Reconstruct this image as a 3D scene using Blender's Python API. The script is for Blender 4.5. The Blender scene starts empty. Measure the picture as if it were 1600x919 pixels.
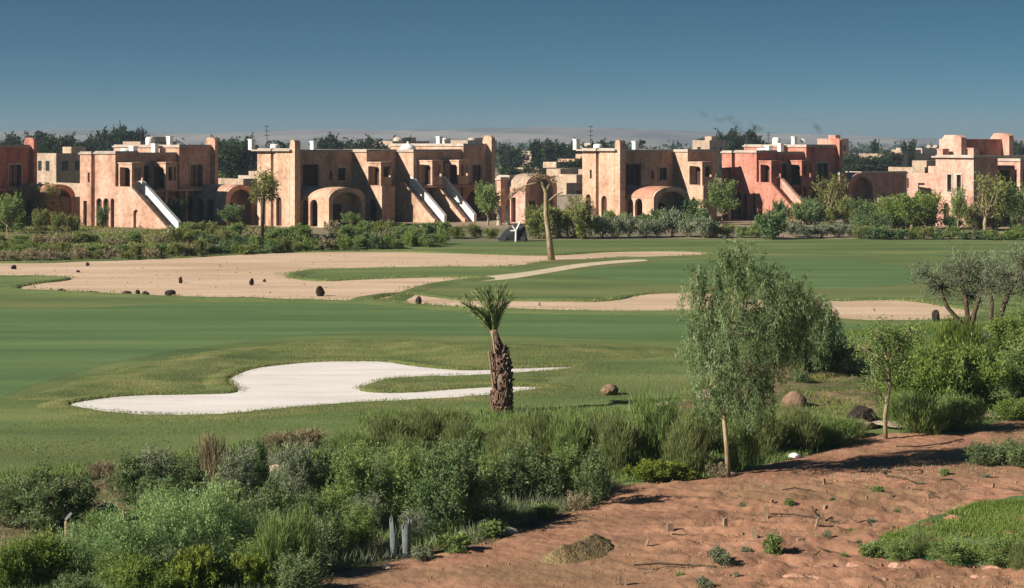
# golf course below earth-coloured villas
SKY_STEEP, SKY_TINT, SKY_STR, EXPO, HAZE = 3.7, (.29,.87,.91,1), .032, .95, .00027
import bpy, math, random
import numpy as np
from mathutils import Vector
from mathutils.geometry import tessellate_polygon
SC = bpy.context.scene
COL = SC.collection
H, F, HZ = 8.3, 2700.0, 222.0       # eye height, focal length in photo pixels, horizon row
R = math.radians
rng = np.random.default_rng(7)
random.seed(7)

def gp(px, py, z=0.0):              # ground point seen at a photo pixel
    Y = (H - z) * F / (py - HZ)
    return ((px - 800) / F * Y, Y, z)
def ppm(py): return (py - HZ) / H    # photo pixels per metre for something standing at row py

# ------------------------------------------------------------------ objects
def tag(o, label=None, cat=None, group=None, kind=None):
    if label: o['label'] = label
    if cat: o['category'] = cat
    if group: o['group'] = group
    if kind: o['kind'] = kind
    return o
def empty(name, label, cat, loc=(0, 0, 0), rz=0.0, group=None):
    o = bpy.data.objects.new(name, None); COL.objects.link(o)
    o.empty_display_size = 0.3
    o.location = loc; o.rotation_euler = (0, 0, rz)
    return tag(o, label, cat, group)
def link(name, me, parent=None):
    o = bpy.data.objects.new(name, me); COL.objects.link(o)
    if parent is not None: o.parent = parent
    return o
def np_mesh(name, V, Q, mat, smooth=False, tint=None):
    V = np.asarray(V, dtype=np.float32); Q = np.asarray(Q, dtype=np.int32)
    me = bpy.data.meshes.new(name); n, k = Q.shape
    me.vertices.add(len(V)); me.vertices.foreach_set('co', V.ravel())
    me.loops.add(n * k); me.loops.foreach_set('vertex_index', Q.ravel())
    me.polygons.add(n); me.polygons.foreach_set('loop_start', np.arange(0, n * k, k, dtype=np.int32))
    me.polygons.foreach_set('loop_total', np.full(n, k, dtype=np.int32))
    me.update(calc_edges=True)
    if smooth: me.polygons.foreach_set('use_smooth', np.ones(n, dtype=bool))
    if tint is not None:
        a = me.attributes.new('tint', 'FLOAT', 'FACE'); a.data.foreach_set('value', np.asarray(tint, dtype=np.float32))
    if mat: me.materials.append(mat)
    return me
class MB:
    """collects shapes for ONE part"""
    def __init__(s): s.v = []; s.f = []
    def add(s, v, f):
        b = len(s.v); s.v += [tuple(p) for p in v]; s.f += [tuple(i + b for i in q) for q in f]; return s
    def box(s, x0, x1, y0, y1, z0, z1):
        return s.add([(x0,y0,z0),(x1,y0,z0),(x1,y1,z0),(x0,y1,z0),(x0,y0,z1),(x1,y0,z1),(x1,y1,z1),(x0,y1,z1)],
                     [(0,3,2,1),(4,5,6,7),(0,1,5,4),(1,2,6,5),(2,3,7,6),(3,0,4,7)])
    def tube(s, pts, rad, n=6, cap=True):
        pts = [Vector(p) for p in pts]; b = len(s.v); m = len(pts)
        for i, p in enumerate(pts):
            d = (pts[min(i+1, m-1)] - pts[max(i-1, 0)])
            if d.length < 1e-6: d = Vector((0,0,1))
            d.normalize()
            a = d.cross(Vector((0.13, 1, 0.05))); a.normalize(); c = d.cross(a)
            r = rad[i] if hasattr(rad, '__len__') else rad
            for k in range(n):
                t = 2*math.pi*k/n
                s.v.append(tuple(p + (a*math.cos(t) + c*math.sin(t))*r))
        for i in range(m-1):
            for k in range(n):
                k2 = (k+1) % n
                s.f.append((b+i*n+k, b+i*n+k2, b+(i+1)*n+k2, b+(i+1)*n+k))
        if cap:
            s.f.append(tuple(b+k for k in range(n))[::-1]); s.f.append(tuple(b+(m-1)*n+k for k in range(n)))
        return s
    def slab(s, loops, plane, off, t):
        """2-D outline with holes given thickness. plane 'u': faces -u at u=off ; 'v': faces the viewer at v=off. loops in (v,z) or (u,z)"""
        tri = tessellate_polygon([[Vector((a, b, 0)) for a, b in L] for L in loops])
        flat = [p for L in loops for p in L]
        def P(a, z, d):
            if plane == 'u': return (off + d, -a, z)
            return (a, -(off - d), z)
        n = len(flat); v = [P(a, z, 0) for a, z in flat] + [P(a, z, t) for a, z in flat]
        f = []
        for q in tri:
            f.append(tuple(q)); f.append(tuple(i + n for i in q)[::-1])
        k = 0
        for L in loops:
            m = len(L)
            for i in range(m):
                j = (i+1) % m
                f.append((k+i, k+j, k+j+n, k+i+n))
            k += m
        return s.add(v, f)
    def build(s, name, mat, parent=None, smooth=False):
        me = bpy.data.meshes.new(name); me.from_pydata(s.v, [], s.f); me.update()
        import bmesh
        bm = bmesh.new(); bm.from_mesh(me); bmesh.ops.recalc_face_normals(bm, faces=bm.faces); bm.to_mesh(me); bm.free()
        if smooth:
            for p in me.polygons: p.use_smooth = True
        me.materials.append(mat)
        return link(name, me, parent)
def copy_thing(o, parent=None):
    c = o.copy(); COL.objects.link(c)
    if parent is not None: c.parent = parent
    for ch in list(o.children): copy_thing(ch, c)
    return c

# ------------------------------------------------------------------ materials
def nt(name):
    m = bpy.data.materials.new(name); m.use_nodes = True
    n = m.node_tree.nodes; n.clear()
    return m, n, m.node_tree.links
def ramp(n, stops):
    r = n.new('ShaderNodeValToRGB'); e = r.color_ramp.elements
    e[0].position, e[0].color = stops[0][0], (*stops[0][1], 1)
    e[1].position, e[1].color = stops[-1][0], (*stops[-1][1], 1)
    for p, c in stops[1:-1]:
        x = e.new(p); x.color = (*c, 1)
    return r
def noise_mat(name, stops, scale=1.0, stretch=(1,1,1), detail=6, bump=0.0, bscale=20, bdist=0.02, rough=0.9, fine=0.25, fscale=12, coord='Position', spec=0.2, big=None, streak=0.0):
    m, n, l = nt(name)
    if coord == 'Position': g = n.new('ShaderNodeNewGeometry'); src = g.outputs['Position']
    else: g = n.new('ShaderNodeTexCoord'); src = g.outputs['Object']
    mp = n.new('ShaderNodeMapping'); mp.inputs['Scale'].default_value = stretch; l.new(src, mp.inputs[0])
    a = n.new('ShaderNodeTexNoise'); a.inputs['Scale'].default_value = scale; a.inputs['Detail'].default_value = detail; a.inputs['Roughness'].default_value = .6
    l.new(mp.outputs[0], a.inputs['Vector'])
    r = ramp(n, stops); l.new(a.outputs['Fac'], r.inputs[0])
    b = n.new('ShaderNodeTexNoise'); b.inputs['Scale'].default_value = fscale; b.inputs['Detail'].default_value = 4; b.inputs['Roughness'].default_value = .7
    l.new(src, b.inputs['Vector'])
    mr = n.new('ShaderNodeMapRange'); mr.inputs['From Min'].default_value = .25; mr.inputs['From Max'].default_value = .75
    mr.inputs['To Min'].default_value = 1-fine; mr.inputs['To Max'].default_value = 1+fine; l.new(b.outputs['Fac'], mr.inputs[0])
    mx = n.new('ShaderNodeMix'); mx.data_type = 'RGBA'; mx.blend_type = 'MULTIPLY'; mx.inputs[0].default_value = 1
    l.new(r.outputs[0], mx.inputs['A']); l.new(mr.outputs[0], mx.inputs['B'])
    col = mx.outputs['Result']
    if big:                                   # broad second colour
        sc, colr, lo, hi = big
        c = n.new('ShaderNodeTexNoise'); c.inputs['Scale'].default_value = sc; c.inputs['Detail'].default_value = 3
        l.new(mp.outputs[0], c.inputs['Vector'])
        m2 = n.new('ShaderNodeMapRange'); m2.inputs['From Min'].default_value = lo; m2.inputs['From Max'].default_value = hi; l.new(c.outputs['Fac'], m2.inputs[0])
        x = n.new('ShaderNodeMix'); x.data_type = 'RGBA'; l.new(m2.outputs[0], x.inputs[0]); l.new(col, x.inputs['A']); x.inputs['B'].default_value = (*colr, 1)
        col = x.outputs['Result']
    p = n.new('ShaderNodeBsdfPrincipled'); p.inputs['Roughness'].default_value = rough; p.inputs['Specular IOR Level'].default_value = spec
    l.new(col, p.inputs['Base Color'])
    if bump > 0:
        c = n.new('ShaderNodeTexNoise'); c.inputs['Scale'].default_value = bscale; c.inputs['Detail'].default_value = 5; l.new(src, c.inputs['Vector'])
        bp = n.new('ShaderNodeBump'); bp.inputs['Strength'].default_value = bump; bp.inputs['Distance'].default_value = bdist
        l.new(c.outputs['Fac'], bp.inputs['Height']); l.new(bp.outputs[0], p.inputs['Normal'])
    o = n.new('ShaderNodeOutputMaterial'); l.new(p.outputs[0], o.inputs[0])
    return m
def leaf_mat(name, c0, c1, c2=None, trans=0.3):
    m, n, l = nt(name)
    at = n.new('ShaderNodeAttribute'); at.attribute_name = 'tint'
    r = ramp(n, [(0, c0), (.55, c1), (1, c2 or c1)]); l.new(at.outputs['Fac'], r.inputs[0])
    d = n.new('ShaderNodeBsdfDiffuse'); t = n.new('ShaderNodeBsdfTranslucent')
    l.new(r.outputs[0], d.inputs[0]); l.new(r.outputs[0], t.inputs[0])
    mx = n.new('ShaderNodeMixShader'); mx.inputs[0].default_value = trans
    l.new(d.outputs[0], mx.inputs[1]); l.new(t.outputs[0], mx.inputs[2])
    o = n.new('ShaderNodeOutputMaterial'); l.new(mx.outputs[0], o.inputs[0])
    return m
def wall_mat(name, a, b, c):
    """earth-coloured lime plaster: blotches, rain streaks, pale worn spots"""
    m, n, l = nt(name)
    g = n.new('ShaderNodeNewGeometry')
    mp = n.new('ShaderNodeMapping'); mp.inputs['Scale'].default_value = (1.0, 1.0, .3); l.new(g.outputs['Position'], mp.inputs[0])
    st = n.new('ShaderNodeTexNoise'); st.inputs['Scale'].default_value = .9; st.inputs['Detail'].default_value = 5; l.new(mp.outputs[0], st.inputs['Vector'])
    bl = n.new('ShaderNodeTexNoise'); bl.inputs['Scale'].default_value = .45; bl.inputs['Detail'].default_value = 7; bl.inputs['Roughness'].default_value = .65; l.new(g.outputs['Position'], bl.inputs['Vector'])
    ad = n.new('ShaderNodeMath'); ad.operation = 'ADD'; l.new(st.outputs['Fac'], ad.inputs[0]); l.new(bl.outputs['Fac'], ad.inputs[1])
    hf = n.new('ShaderNodeMath'); hf.operation = 'MULTIPLY'; hf.inputs[1].default_value = .5; l.new(ad.outputs[0], hf.inputs[0])
    r = ramp(n, [(.33, b), (.47, a), (.64, c)]); l.new(hf.outputs[0], r.inputs[0])
    fn = n.new('ShaderNodeTexNoise'); fn.inputs['Scale'].default_value = 2.6; fn.inputs['Detail'].default_value = 8; fn.inputs['Roughness'].default_value = .75; l.new(g.outputs['Position'], fn.inputs['Vector'])
    fm = n.new('ShaderNodeMapRange'); fm.inputs['From Min'].default_value = .35; fm.inputs['From Max'].default_value = .6; fm.inputs['To Min'].default_value = .68; fm.inputs['To Max'].default_value = 1.12; l.new(fn.outputs['Fac'], fm.inputs[0])
    fx = n.new('ShaderNodeMix'); fx.data_type = 'RGBA'; fx.blend_type = 'MULTIPLY'; fx.inputs[0].default_value = 1; l.new(r.outputs[0], fx.inputs['A']); l.new(fm.outputs[0], fx.inputs['B'])
    p = n.new('ShaderNodeBsdfPrincipled'); p.inputs['Roughness'].default_value = .92; p.inputs['Specular IOR Level'].default_value = .15
    l.new(fx.outputs['Result'], p.inputs['Base Color'])
    bn = n.new('ShaderNodeTexNoise'); bn.inputs['Scale'].default_value = 5; bn.inputs['Detail'].default_value = 6; l.new(g.outputs['Position'], bn.inputs['Vector'])
    bp = n.new('ShaderNodeBump'); bp.inputs['Strength'].default_value = .6; bp.inputs['Distance'].default_value = .06
    l.new(bn.outputs['Fac'], bp.inputs['Height']); l.new(bp.outputs[0], p.inputs['Normal'])
    o = n.new('ShaderNodeOutputMaterial'); l.new(p.outputs[0], o.inputs[0])
    return m
M = {}
M['soil']   = noise_mat('dry_soil', [(.3,(.16,.125,.085)),(.55,(.25,.19,.13)),(.75,(.33,.25,.17))], .06, fine=.3, fscale=1.5, bump=.4, bscale=3, bdist=.1, big=(.012,(.09,.11,.06),.45,.62))
M['lawn']   = noise_mat('lawn_grass', [(.32,(.055,.088,.027)),(.5,(.092,.130,.040)),(.68,(.155,.178,.064))], .16, (.35,1.6,1), fine=.3, fscale=7, bump=.5, bscale=14, bdist=.04, big=(.05,(.13,.135,.05),.5,.75))
M['fair']   = noise_mat('fairway_grass', [(.28,(.052,.096,.032)),(.5,(.074,.125,.042)),(.72,(.112,.162,.060))], .26, (.16,1.7,1), fine=.22, fscale=9, bump=.5, bscale=18, bdist=.02)
M['rough']  = noise_mat('rough_grass', [(.3,(.06,.09,.026)),(.5,(.11,.132,.04)),(.72,(.19,.18,.07))], .6, (.6,1.4,1), fine=.4, fscale=9, bump=.8, bscale=12, bdist=.07)
M['white_sand'] = noise_mat('white_sand', [(.3,(.49,.455,.43)),(.5,(.57,.535,.51)),(.7,(.63,.595,.57))], .55, (.5,1.8,1), fine=.04, fscale=4, bump=.2, bscale=4, bdist=.04)
M['tan_sand'] = noise_mat('tan_sand', [(.3,(.36,.255,.175)),(.5,(.465,.34,.24)),(.7,(.54,.405,.29))], .3, (.3,1.6,1), fine=.10, fscale=3, bump=.35, bscale=4, bdist=.08, big=(.12,(.37,.27,.17),.52,.7))
M['path']   = noise_mat('path_gravel', [(.3,(.40,.33,.22)),(.7,(.5,.43,.31))], 1, fine=.15, fscale=10)
M['dirt']   = noise_mat('red_dirt', [(.28,(.155,.082,.05)),(.5,(.265,.138,.084)),(.72,(.37,.205,.13))], .5, (.7,1.3,1), fine=.16, fscale=6, bump=.6, bscale=11, bdist=.04, big=(.22,(.17,.11,.06),.48,.7))
M['bed']    = noise_mat('bed_earth', [(.28,(.07,.07,.03)),(.5,(.14,.11,.06)),(.72,(.27,.17,.11))], 1.6, fine=.35, fscale=12, bump=.9, bscale=16, bdist=.05, big=(.5,(.07,.085,.028),.48,.6))
M['brown_rock'] = noise_mat('brown_rock', [(.3,(.10,.06,.04)),(.5,(.19,.12,.08)),(.7,(.28,.19,.13))], 3, fine=.3, fscale=20, bump=.8, bscale=14, bdist=.05)
M['scrub']  = noise_mat('scrub_earth', [(.3,(.07,.09,.035)),(.48,(.12,.125,.055)),(.6,(.26,.185,.12)),(.75,(.34,.23,.16))], .22, (.5,1.5,1), fine=.4, fscale=2.5, bump=.8, bscale=3, bdist=.15)
M['rubble'] = noise_mat('rubble_block', [(.3,(.22,.11,.075)),(.5,(.34,.19,.13)),(.72,(.44,.28,.2))], 3, fine=.3, fscale=16, bump=.8, bscale=12, bdist=.05)
M['mud']    = noise_mat('dug_earth', [(.28,(.10,.075,.035)),(.5,(.17,.125,.06)),(.72,(.26,.19,.10))], 4, fine=.4, fscale=22, bump=1, bscale=20, bdist=.06)
M['hill']   = noise_mat('hill_earth', [(.38,(.08,.075,.065)),(.5,(.19,.155,.125)),(.62,(.34,.28,.22))], .004, (1,.4,3), fine=.25, fscale=.02)
M['rock']   = noise_mat('pale_rock', [(.3,(.20,.15,.11)),(.5,(.33,.26,.19)),(.7,(.46,.38,.29))], 3, fine=.3, fscale=20, bump=.8, bscale=14, bdist=.05)
M['dark_rock'] = noise_mat('dark_clod', [(.3,(.012,.009,.008)),(.6,(.035,.025,.02))], 5, fine=.3, fscale=20, bump=.8, bscale=14, bdist=.05)
M['wood']   = noise_mat('weathered_wood', [(.3,(.14,.09,.055)),(.6,(.28,.20,.13)),(.8,(.38,.29,.2))], 6, (1,1,.2), fine=.25, fscale=30, bump=.5, bscale=30, bdist=.01)
M['bark']   = noise_mat('pale_bark', [(.3,(.12,.09,.05)),(.5,(.25,.20,.115)),(.72,(.40,.34,.22))], 7, (1,1,.3), fine=.25, fscale=30, bump=.6, bscale=25, bdist=.01)
M['dbark']  = noise_mat('dark_bark', [(.3,(.035,.026,.017)),(.6,(.085,.065,.042))], 7, (1,1,.3), fine=.25, fscale=30, bump=.6, bscale=25, bdist=.01)
M['palmb']  = noise_mat('palm_boot', [(.3,(.06,.034,.024)),(.5,(.15,.09,.065)),(.75,(.34,.24,.18))], 9, (1,1,.5), fine=.35, fscale=34, bump=.9, bscale=26, bdist=.02)
M['white']  = noise_mat('white_plaster', [(.3,(.62,.60,.56)),(.7,(.78,.765,.73))], 1.2, fine=.06, fscale=6)
M['glass']  = noise_mat('dark_window', [(.3,(.014,.011,.010)),(.7,(.03,.022,.018))], 2, fine=.2, fscale=5, rough=.3, spec=.5)
M['door_or_arch_shade']   = noise_mat('brown_door_and_arch_shade', [(.3,(.045,.024,.016)),(.7,(.085,.045,.03))], 3, (1,1,.3), fine=.2, fscale=14)
M['plastic']= noise_mat('pale_plastic', [(.3,(.08,.10,.10)),(.7,(.17,.20,.20))], 4, fine=.15, fscale=9, rough=.5, spec=.4)
M['black']  = noise_mat('black_plastic', [(.3,(.012,.013,.015)),(.7,(.026,.027,.03))], 4, fine=.15, fscale=9, rough=.5, spec=.4)
M['metal']  = noise_mat('dark_metal', [(.3,(.03,.03,.032)),(.7,(.07,.07,.072))], 4, fine=.15, fscale=9, rough=.5, spec=.5)
W = {}
W['peach'] = wall_mat('peach_plaster', (.47,.28,.20), (.25,.14,.10), (.58,.39,.30))
W['sandy'] = wall_mat('sandy_plaster', (.48,.305,.21), (.27,.16,.11), (.60,.42,.315))
W['red']   = wall_mat('red_plaster', (.41,.17,.125), (.23,.09,.068), (.50,.25,.19))
W['rose']  = wall_mat('rose_plaster', (.49,.27,.21), (.29,.15,.12), (.60,.38,.30))
W['tan']   = wall_mat('tan_plaster', (.36,.27,.20), (.25,.18,.135), (.46,.36,.27))
M['cap']   = noise_mat('pale_coping', [(.3,(.30,.25,.21)),(.7,(.45,.385,.33))], 1, fine=.12, fscale=5)
M['clay']  = noise_mat('clay_roof', [(.3,(.34,.15,.10)),(.7,(.46,.23,.16))], 1, fine=.15, fscale=5)
L = {}
L['pepper']= leaf_mat('pepper_leaf', (0.099,0.148,0.054), (0.187,0.258,0.113), (0.325,0.407,0.224), .35)
L['deep']  = leaf_mat('deep_leaf', (0.072,0.125,0.055), (0.130,0.197,0.079), (0.220,0.281,0.123), .3)
L['dark']  = leaf_mat('dark_leaf', (0.076,0.123,0.053), (0.141,0.195,0.084), (0.279,0.320,0.148), .25)
L['mid']   = leaf_mat('mid_leaf', (0.110,0.175,0.051), (0.184,0.259,0.083), (0.319,0.372,0.142), .35)
L['fresh'] = leaf_mat('fresh_leaf', (0.105,0.161,0.035), (0.173,0.244,0.059), (0.298,0.361,0.108), .4)
L['lime']  = leaf_mat('lime_leaf', (0.108,0.154,0.023), (0.180,0.231,0.041), (0.288,0.325,0.082), .4)
L['soft']  = leaf_mat('soft_leaf', (0.131,0.222,0.080), (0.235,0.349,0.132), (0.410,0.497,0.227), .35)
L['silver']= leaf_mat('silver_leaf', (0.117,0.138,0.084), (0.193,0.228,0.135), (0.331,0.359,0.224), .2)
L['olive'] = leaf_mat('olive_leaf', (0.116,0.133,0.041), (0.196,0.223,0.069), (0.327,0.339,0.131), .3)
L['dry']   = leaf_mat('dry_leaf', (.17,.14,.08), (.27,.225,.135), (.40,.34,.22), .2)
L['grey']  = leaf_mat('grey_leaf', (0.102,0.124,0.075), (0.178,0.205,0.128), (0.300,0.337,0.208), .25)
L['wispf'] = leaf_mat('bright_wisp', (.09,.13,.025), (.15,.20,.04), (.24,.29,.08), .45)
L['wisp']  = leaf_mat('wisp_leaf', (0.131,0.171,0.063), (0.204,0.241,0.090), (0.315,0.343,0.147), .45)
L['cyp']   = leaf_mat('far_leaf', (.018,.034,.018), (.03,.052,.026), (.06,.08,.04), .15)
# ------------------------------------------------------------------ foliage
def leaves(P, D, ln, wd, r):
    """rhombic leaves: centre/base points P, directions D"""
    n = len(P)
    D = D / (np.linalg.norm(D, axis=1, keepdims=True) + 1e-9)
    S = np.cross(D, r.normal(size=(n, 3))); S /= (np.linalg.norm(S, axis=1, keepdims=True) + 1e-9)
    l = ln * r.uniform(.6, 1.35, (n, 1)); w = wd * r.uniform(.6, 1.35, (n, 1))
    V = np.empty((n, 4, 3))
    V[:, 0] = P; V[:, 1] = P + D*l*.45 + S*w*.5; V[:, 2] = P + D*l; V[:, 3] = P + D*l*.45 - S*w*.5
    return V.reshape(-1, 3), np.arange(n*4).reshape(-1, 4)
def fill_clumps(clumps, n_sub, n_leaf, ln, wd, r, style='bush', spread=.16, hang=.5, up=.0):
    """clumps: (cx,cy,cz,rx,ry,rz). returns V,Q,tint,subcentres"""
    P = []; D = []; T = []; subs = []
    tot = sum(c[3]*c[5] for c in clumps)
    for ci, c in enumerate(clumps):
        c = np.array(c, float); k = max(3, int(n_sub * c[3]*c[5] / tot))
        d = r.normal(size=(k, 3)); d /= np.linalg.norm(d, axis=1, keepdims=True)
        rad = r.uniform(.25, 1.0, (k, 1))**.45
        q = c[:3] + d*rad*c[3:6]*r.uniform(.8, 1.12, (k, 1))
        ct = r.uniform(-.12, .12)
        for j in range(k):
            m = int(n_leaf * r.uniform(.5, 1.5)); sg = spread*min(c[3], c[5])*r.uniform(.6, 1.4)
            tt = r.uniform(.12, .8) + ct
            if style == 'weep':
                h = hang*r.uniform(.4, 1.2); t = r.uniform(0, 1, (m, 1))
                sway = r.normal(size=3)*[.12, .12, 0]
                p = q[j] + np.concatenate([sway[0]*t**1.5, sway[1]*t**1.5, -h*t], 1) + r.normal(size=(m, 3))*sg*np.array([.45, .45, .3])
                dd = r.normal(size=(m, 3))*.5 + [0, 0, -1]
            elif style == 'broom':
                p = q[j] + r.normal(size=(m, 3))*sg*np.array([.7, .7, 1.2])
                out = (q[j]-c[:3])*[.35, .35, 0]
                dd = r.normal(size=(m, 3))*.22 + [0, 0, 1] + out/max(c[3], .01)
            else:
                p = q[j] + r.normal(size=(m, 3))*sg
                dd = r.normal(size=(m, 3)) + [0, 0, up] + (p-c[:3])/np.maximum(c[3:6], .05)*.5
            P.append(p); D.append(dd); T.append(np.clip(tt + r.normal(size=m)*.13, 0, 1)); subs.append((q[j], ci))
    P = np.concatenate(P); D = np.concatenate(D); T = np.concatenate(T)
    P[:, 2] = np.maximum(P[:, 2], .02)
    V, Q = leaves(P, D, ln, wd, r)
    V[:, 2] = np.maximum(V[:, 2], .005)
    return V, Q, T, subs
def bent(a, b, r, k=4, w=.08):
    a = np.array(a, float); b = np.array(b, float); L_ = np.linalg.norm(b-a)
    return [a + (b-a)*t + (r.normal(size=3)*w*L_*math.sin(math.pi*t) if 0 < t < 1 else 0) for t in np.linspace(0, 1, k)]
class Plant:
    """prototype: foliage mesh + stem mesh, copied by place()"""
    def __init__(s, name, mat, wood, size, n_sub, n_leaf, ln, wd, style='bush', lumps=5, spread=.2, seed=1, low=.35, hang=.4, up=0., stems=9, sr=.012, hs=.3, trunk=0., shoots=34):
        r = np.random.default_rng(seed); w, h = size                     # half width, height
        cl = []
        z0 = trunk
        for i in range(lumps):
            a = r.uniform(0, 2*math.pi); q = w*r.uniform(.15, .6)
            rr = w*r.uniform(.38, .62); rz = (h-z0)*r.uniform(.25, .4)
            cz = r.uniform(z0+rz*.8 if trunk else low*h, h-rz)
            cl.append((q*math.cos(a), q*math.sin(a), cz, rr, rr, rz))
        cl.append((0, 0, z0+(h-z0)*.5, w*.6, w*.6, (h-z0)*.42))
        V, Q, T, subs = fill_clumps(cl, n_sub, n_leaf, ln, wd, r, style, spread, hang, up)
        b = MB(); sh_p = []; sh_d = []
        if style == 'bush' and shoots:
            order = sorted(range(len(subs)), key=lambda i: -(subs[i][0][2]/h + np.hypot(*subs[i][0][:2])/w*.6 + r.uniform(0, .9)))[:shoots]
            for i in order:
                a0 = subs[i][0]; dirn = np.array([a0[0]/w*.5, a0[1]/w*.5, 1.0]) + r.normal(size=3)*.28; dirn /= np.linalg.norm(dirn)
                L_ = h*r.uniform(.1, .27); m = 26; t = r.random((m, 1))
                sh_p.append(a0 + dirn*L_*t + r.normal(size=(m, 3))*ln*.25); sh_d.append(dirn*.6 + r.normal(size=(m, 3))*.7)
            sp, sd = np.concatenate(sh_p), np.concatenate(sh_d); V2, Q2 = leaves(sp, sd, ln, wd, r)
            Q = np.concatenate([Q, Q2+len(V)]); V = np.concatenate([V, V2]); T = np.concatenate([T, np.clip(r.normal(size=len(sp))*.15+.7, 0, 1)])
        s.fol = np_mesh('foliage', V, Q, mat, tint=T)
        k = min(len(subs), stems)
        idx = r.choice(len(subs), k, replace=False)
        if trunk:
            b.tube(bent((0,0,-.05), (r.normal()*.05, r.normal()*.05, trunk+(h-trunk)*.3), r), [sr*3.2, sr*2.6, sr*2.2, sr*1.6], 7)
            for i in idx: b.tube(bent((0,0,trunk*.85), subs[i][0], r), [sr*1.3, sr, sr*.7, sr*.3], 5, False)
        else:
            for i in idx: b.tube(bent((r.normal()*.05*w, r.normal()*.05*w, -.03), subs[i][0], r), [sr, sr*.8, sr*.6, sr*.25], 4, False)
        o = b.build('stem' if not trunk else 'trunk', wood); s.stem = o.data; bpy.data.objects.remove(o)
        s.name = name; s.h = h; s.w = w; s.trunk = trunk
    def place(s, px, py, hpx, label, cat, group=None, wpx=None, rz=None, name=None, dy=0):
        x, y, z = gp(px, py); k = ppm(py)
        sz = hpx/k/s.h*(random.uniform(.78, 1.16) if s.name == 'broom_shrub' else random.uniform(.94, 1.1))
        sx = sz if wpx is None else (wpx/k)/(2*s.w)
        o = empty(name or s.name, label, cat, (x, y, 0), random.uniform(0, 6.28) if rz is None else rz, group)
        o.scale = (sx, sx, sz)
        link('foliage', s.fol, o); link('trunk' if s.trunk else 'stem', s.stem, o)
        return o
def pix_tree(name, label, cat, px, py, trunk, clumps, mat, wood, n_sub, n_leaf, ln, wd, style='bush', seed=3, spread=.16, hang=.5, group=None, twig=.012, dep=1.0, branch_from=.55, extra=(), up=0.):
    """a tree measured off the photo: trunk polyline and crown clumps as (px, py, rpx, rpy[, depth]) round the foot at (px,py)"""
    r = np.random.default_rng(seed); k = ppm(py); x, y, _ = gp(px, py)
    root = empty(name, label, cat, (x, y, 0), 0, group)
    def W3(a, b, d=0): return np.array([(a-px)/k, d, (py-b)/k])
    tb = MB(); paths = []
    for path, rad in trunk:
        pts = [W3(p[0], p[1], p[2] if len(p) > 2 else 0) for p in path]
        pts[0][2] = -.08 if abs(path[0][1]-py) < 3 else pts[0][2]
        tb.tube(pts, [q/k for q in rad], 8); paths.append(pts)
    cl = []
    for c in clumps:
        d = c[4]/k if len(c) > 4 else r.uniform(-.5, .5)*c[2]/k*dep
        p = W3(c[0], c[1], d); cl.append((p[0], p[1], p[2], c[2]/k, c[2]/k*dep, c[3]/k))
    V, Q, T, subs = fill_clumps(cl, n_sub, n_leaf, ln, wd, r, style, spread, hang, up)
    allp = [p for pts in paths for p in pts[max(1, int(len(pts)*branch_from)):]]
    for c in cl:
        cc = np.array(c[:3]); a = min(allp, key=lambda p: np.linalg.norm(p-cc) + max(0, p[2]-cc[2])*1.5)
        tb.tube(bent(a, cc, r, 5, .06), [twig*3, twig*2.6, twig*2.1, twig*1.7, twig*1.2], 5, False)
    for q, ci in subs[::max(1, len(subs)//140)]:
        tb.tube(bent(cl[ci][:3], q, r, 4), [twig*1.1, twig*.8, twig*.6, twig*.3], 4, False)
    tb.build('trunk', wood, root, smooth=True)
    link('crown', np_mesh('crown', V, Q, mat, tint=T), root)
    return root

# ------------------------------------------------------------------ ground sheets
def smooth_loop(pts, k=6):
    n = len(pts); out = []
    P = [np.array(p, float) for p in pts]
    for i in range(n):
        p0, p1, p2, p3 = P[i-1], P[i], P[(i+1) % n], P[(i+2) % n]
        for j in range(k):
            t = j/k
            out.append(.5*((2*p1) + (-p0+p2)*t + (2*p0-5*p1+4*p2-p3)*t*t + (-p0+3*p1-3*p2+p3)*t**3))
    return out
def sheet(name, pix, z, mat, sm=6, holes=(), jit=0.):
    rr = np.random.default_rng(len(pix)*7+3)
    def loop(px):
        q = smooth_loop(px, sm) if sm else [np.array(p, float) for p in px]
        L_ = [gp(p[0], p[1]) for p in q]
        if jit:
            L_ = [(a+rr.normal()*jit, b+rr.normal()*jit*1.5, c) for a, b, c in L_]
        return L_
    loops = [loop(pix)] + [loop(h) for h in holes]
    tri = tessellate_polygon([[Vector((p[0], p[1], 0)) for p in L_] for L_ in loops])
    V = [(p[0], p[1], z) for L_ in loops for p in L_]
    Q = []
    for t in tri:
        a, b, c = [V[i] for i in t]
        Q.append(t if (b[0]-a[0])*(c[1]-a[1])-(b[1]-a[1])*(c[0]-a[0]) > 0 else (t[0], t[2], t[1]))
    o = link(name, np_mesh(name, V, Q, mat)); tag(o, kind='structure')
    return o, loops
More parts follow.
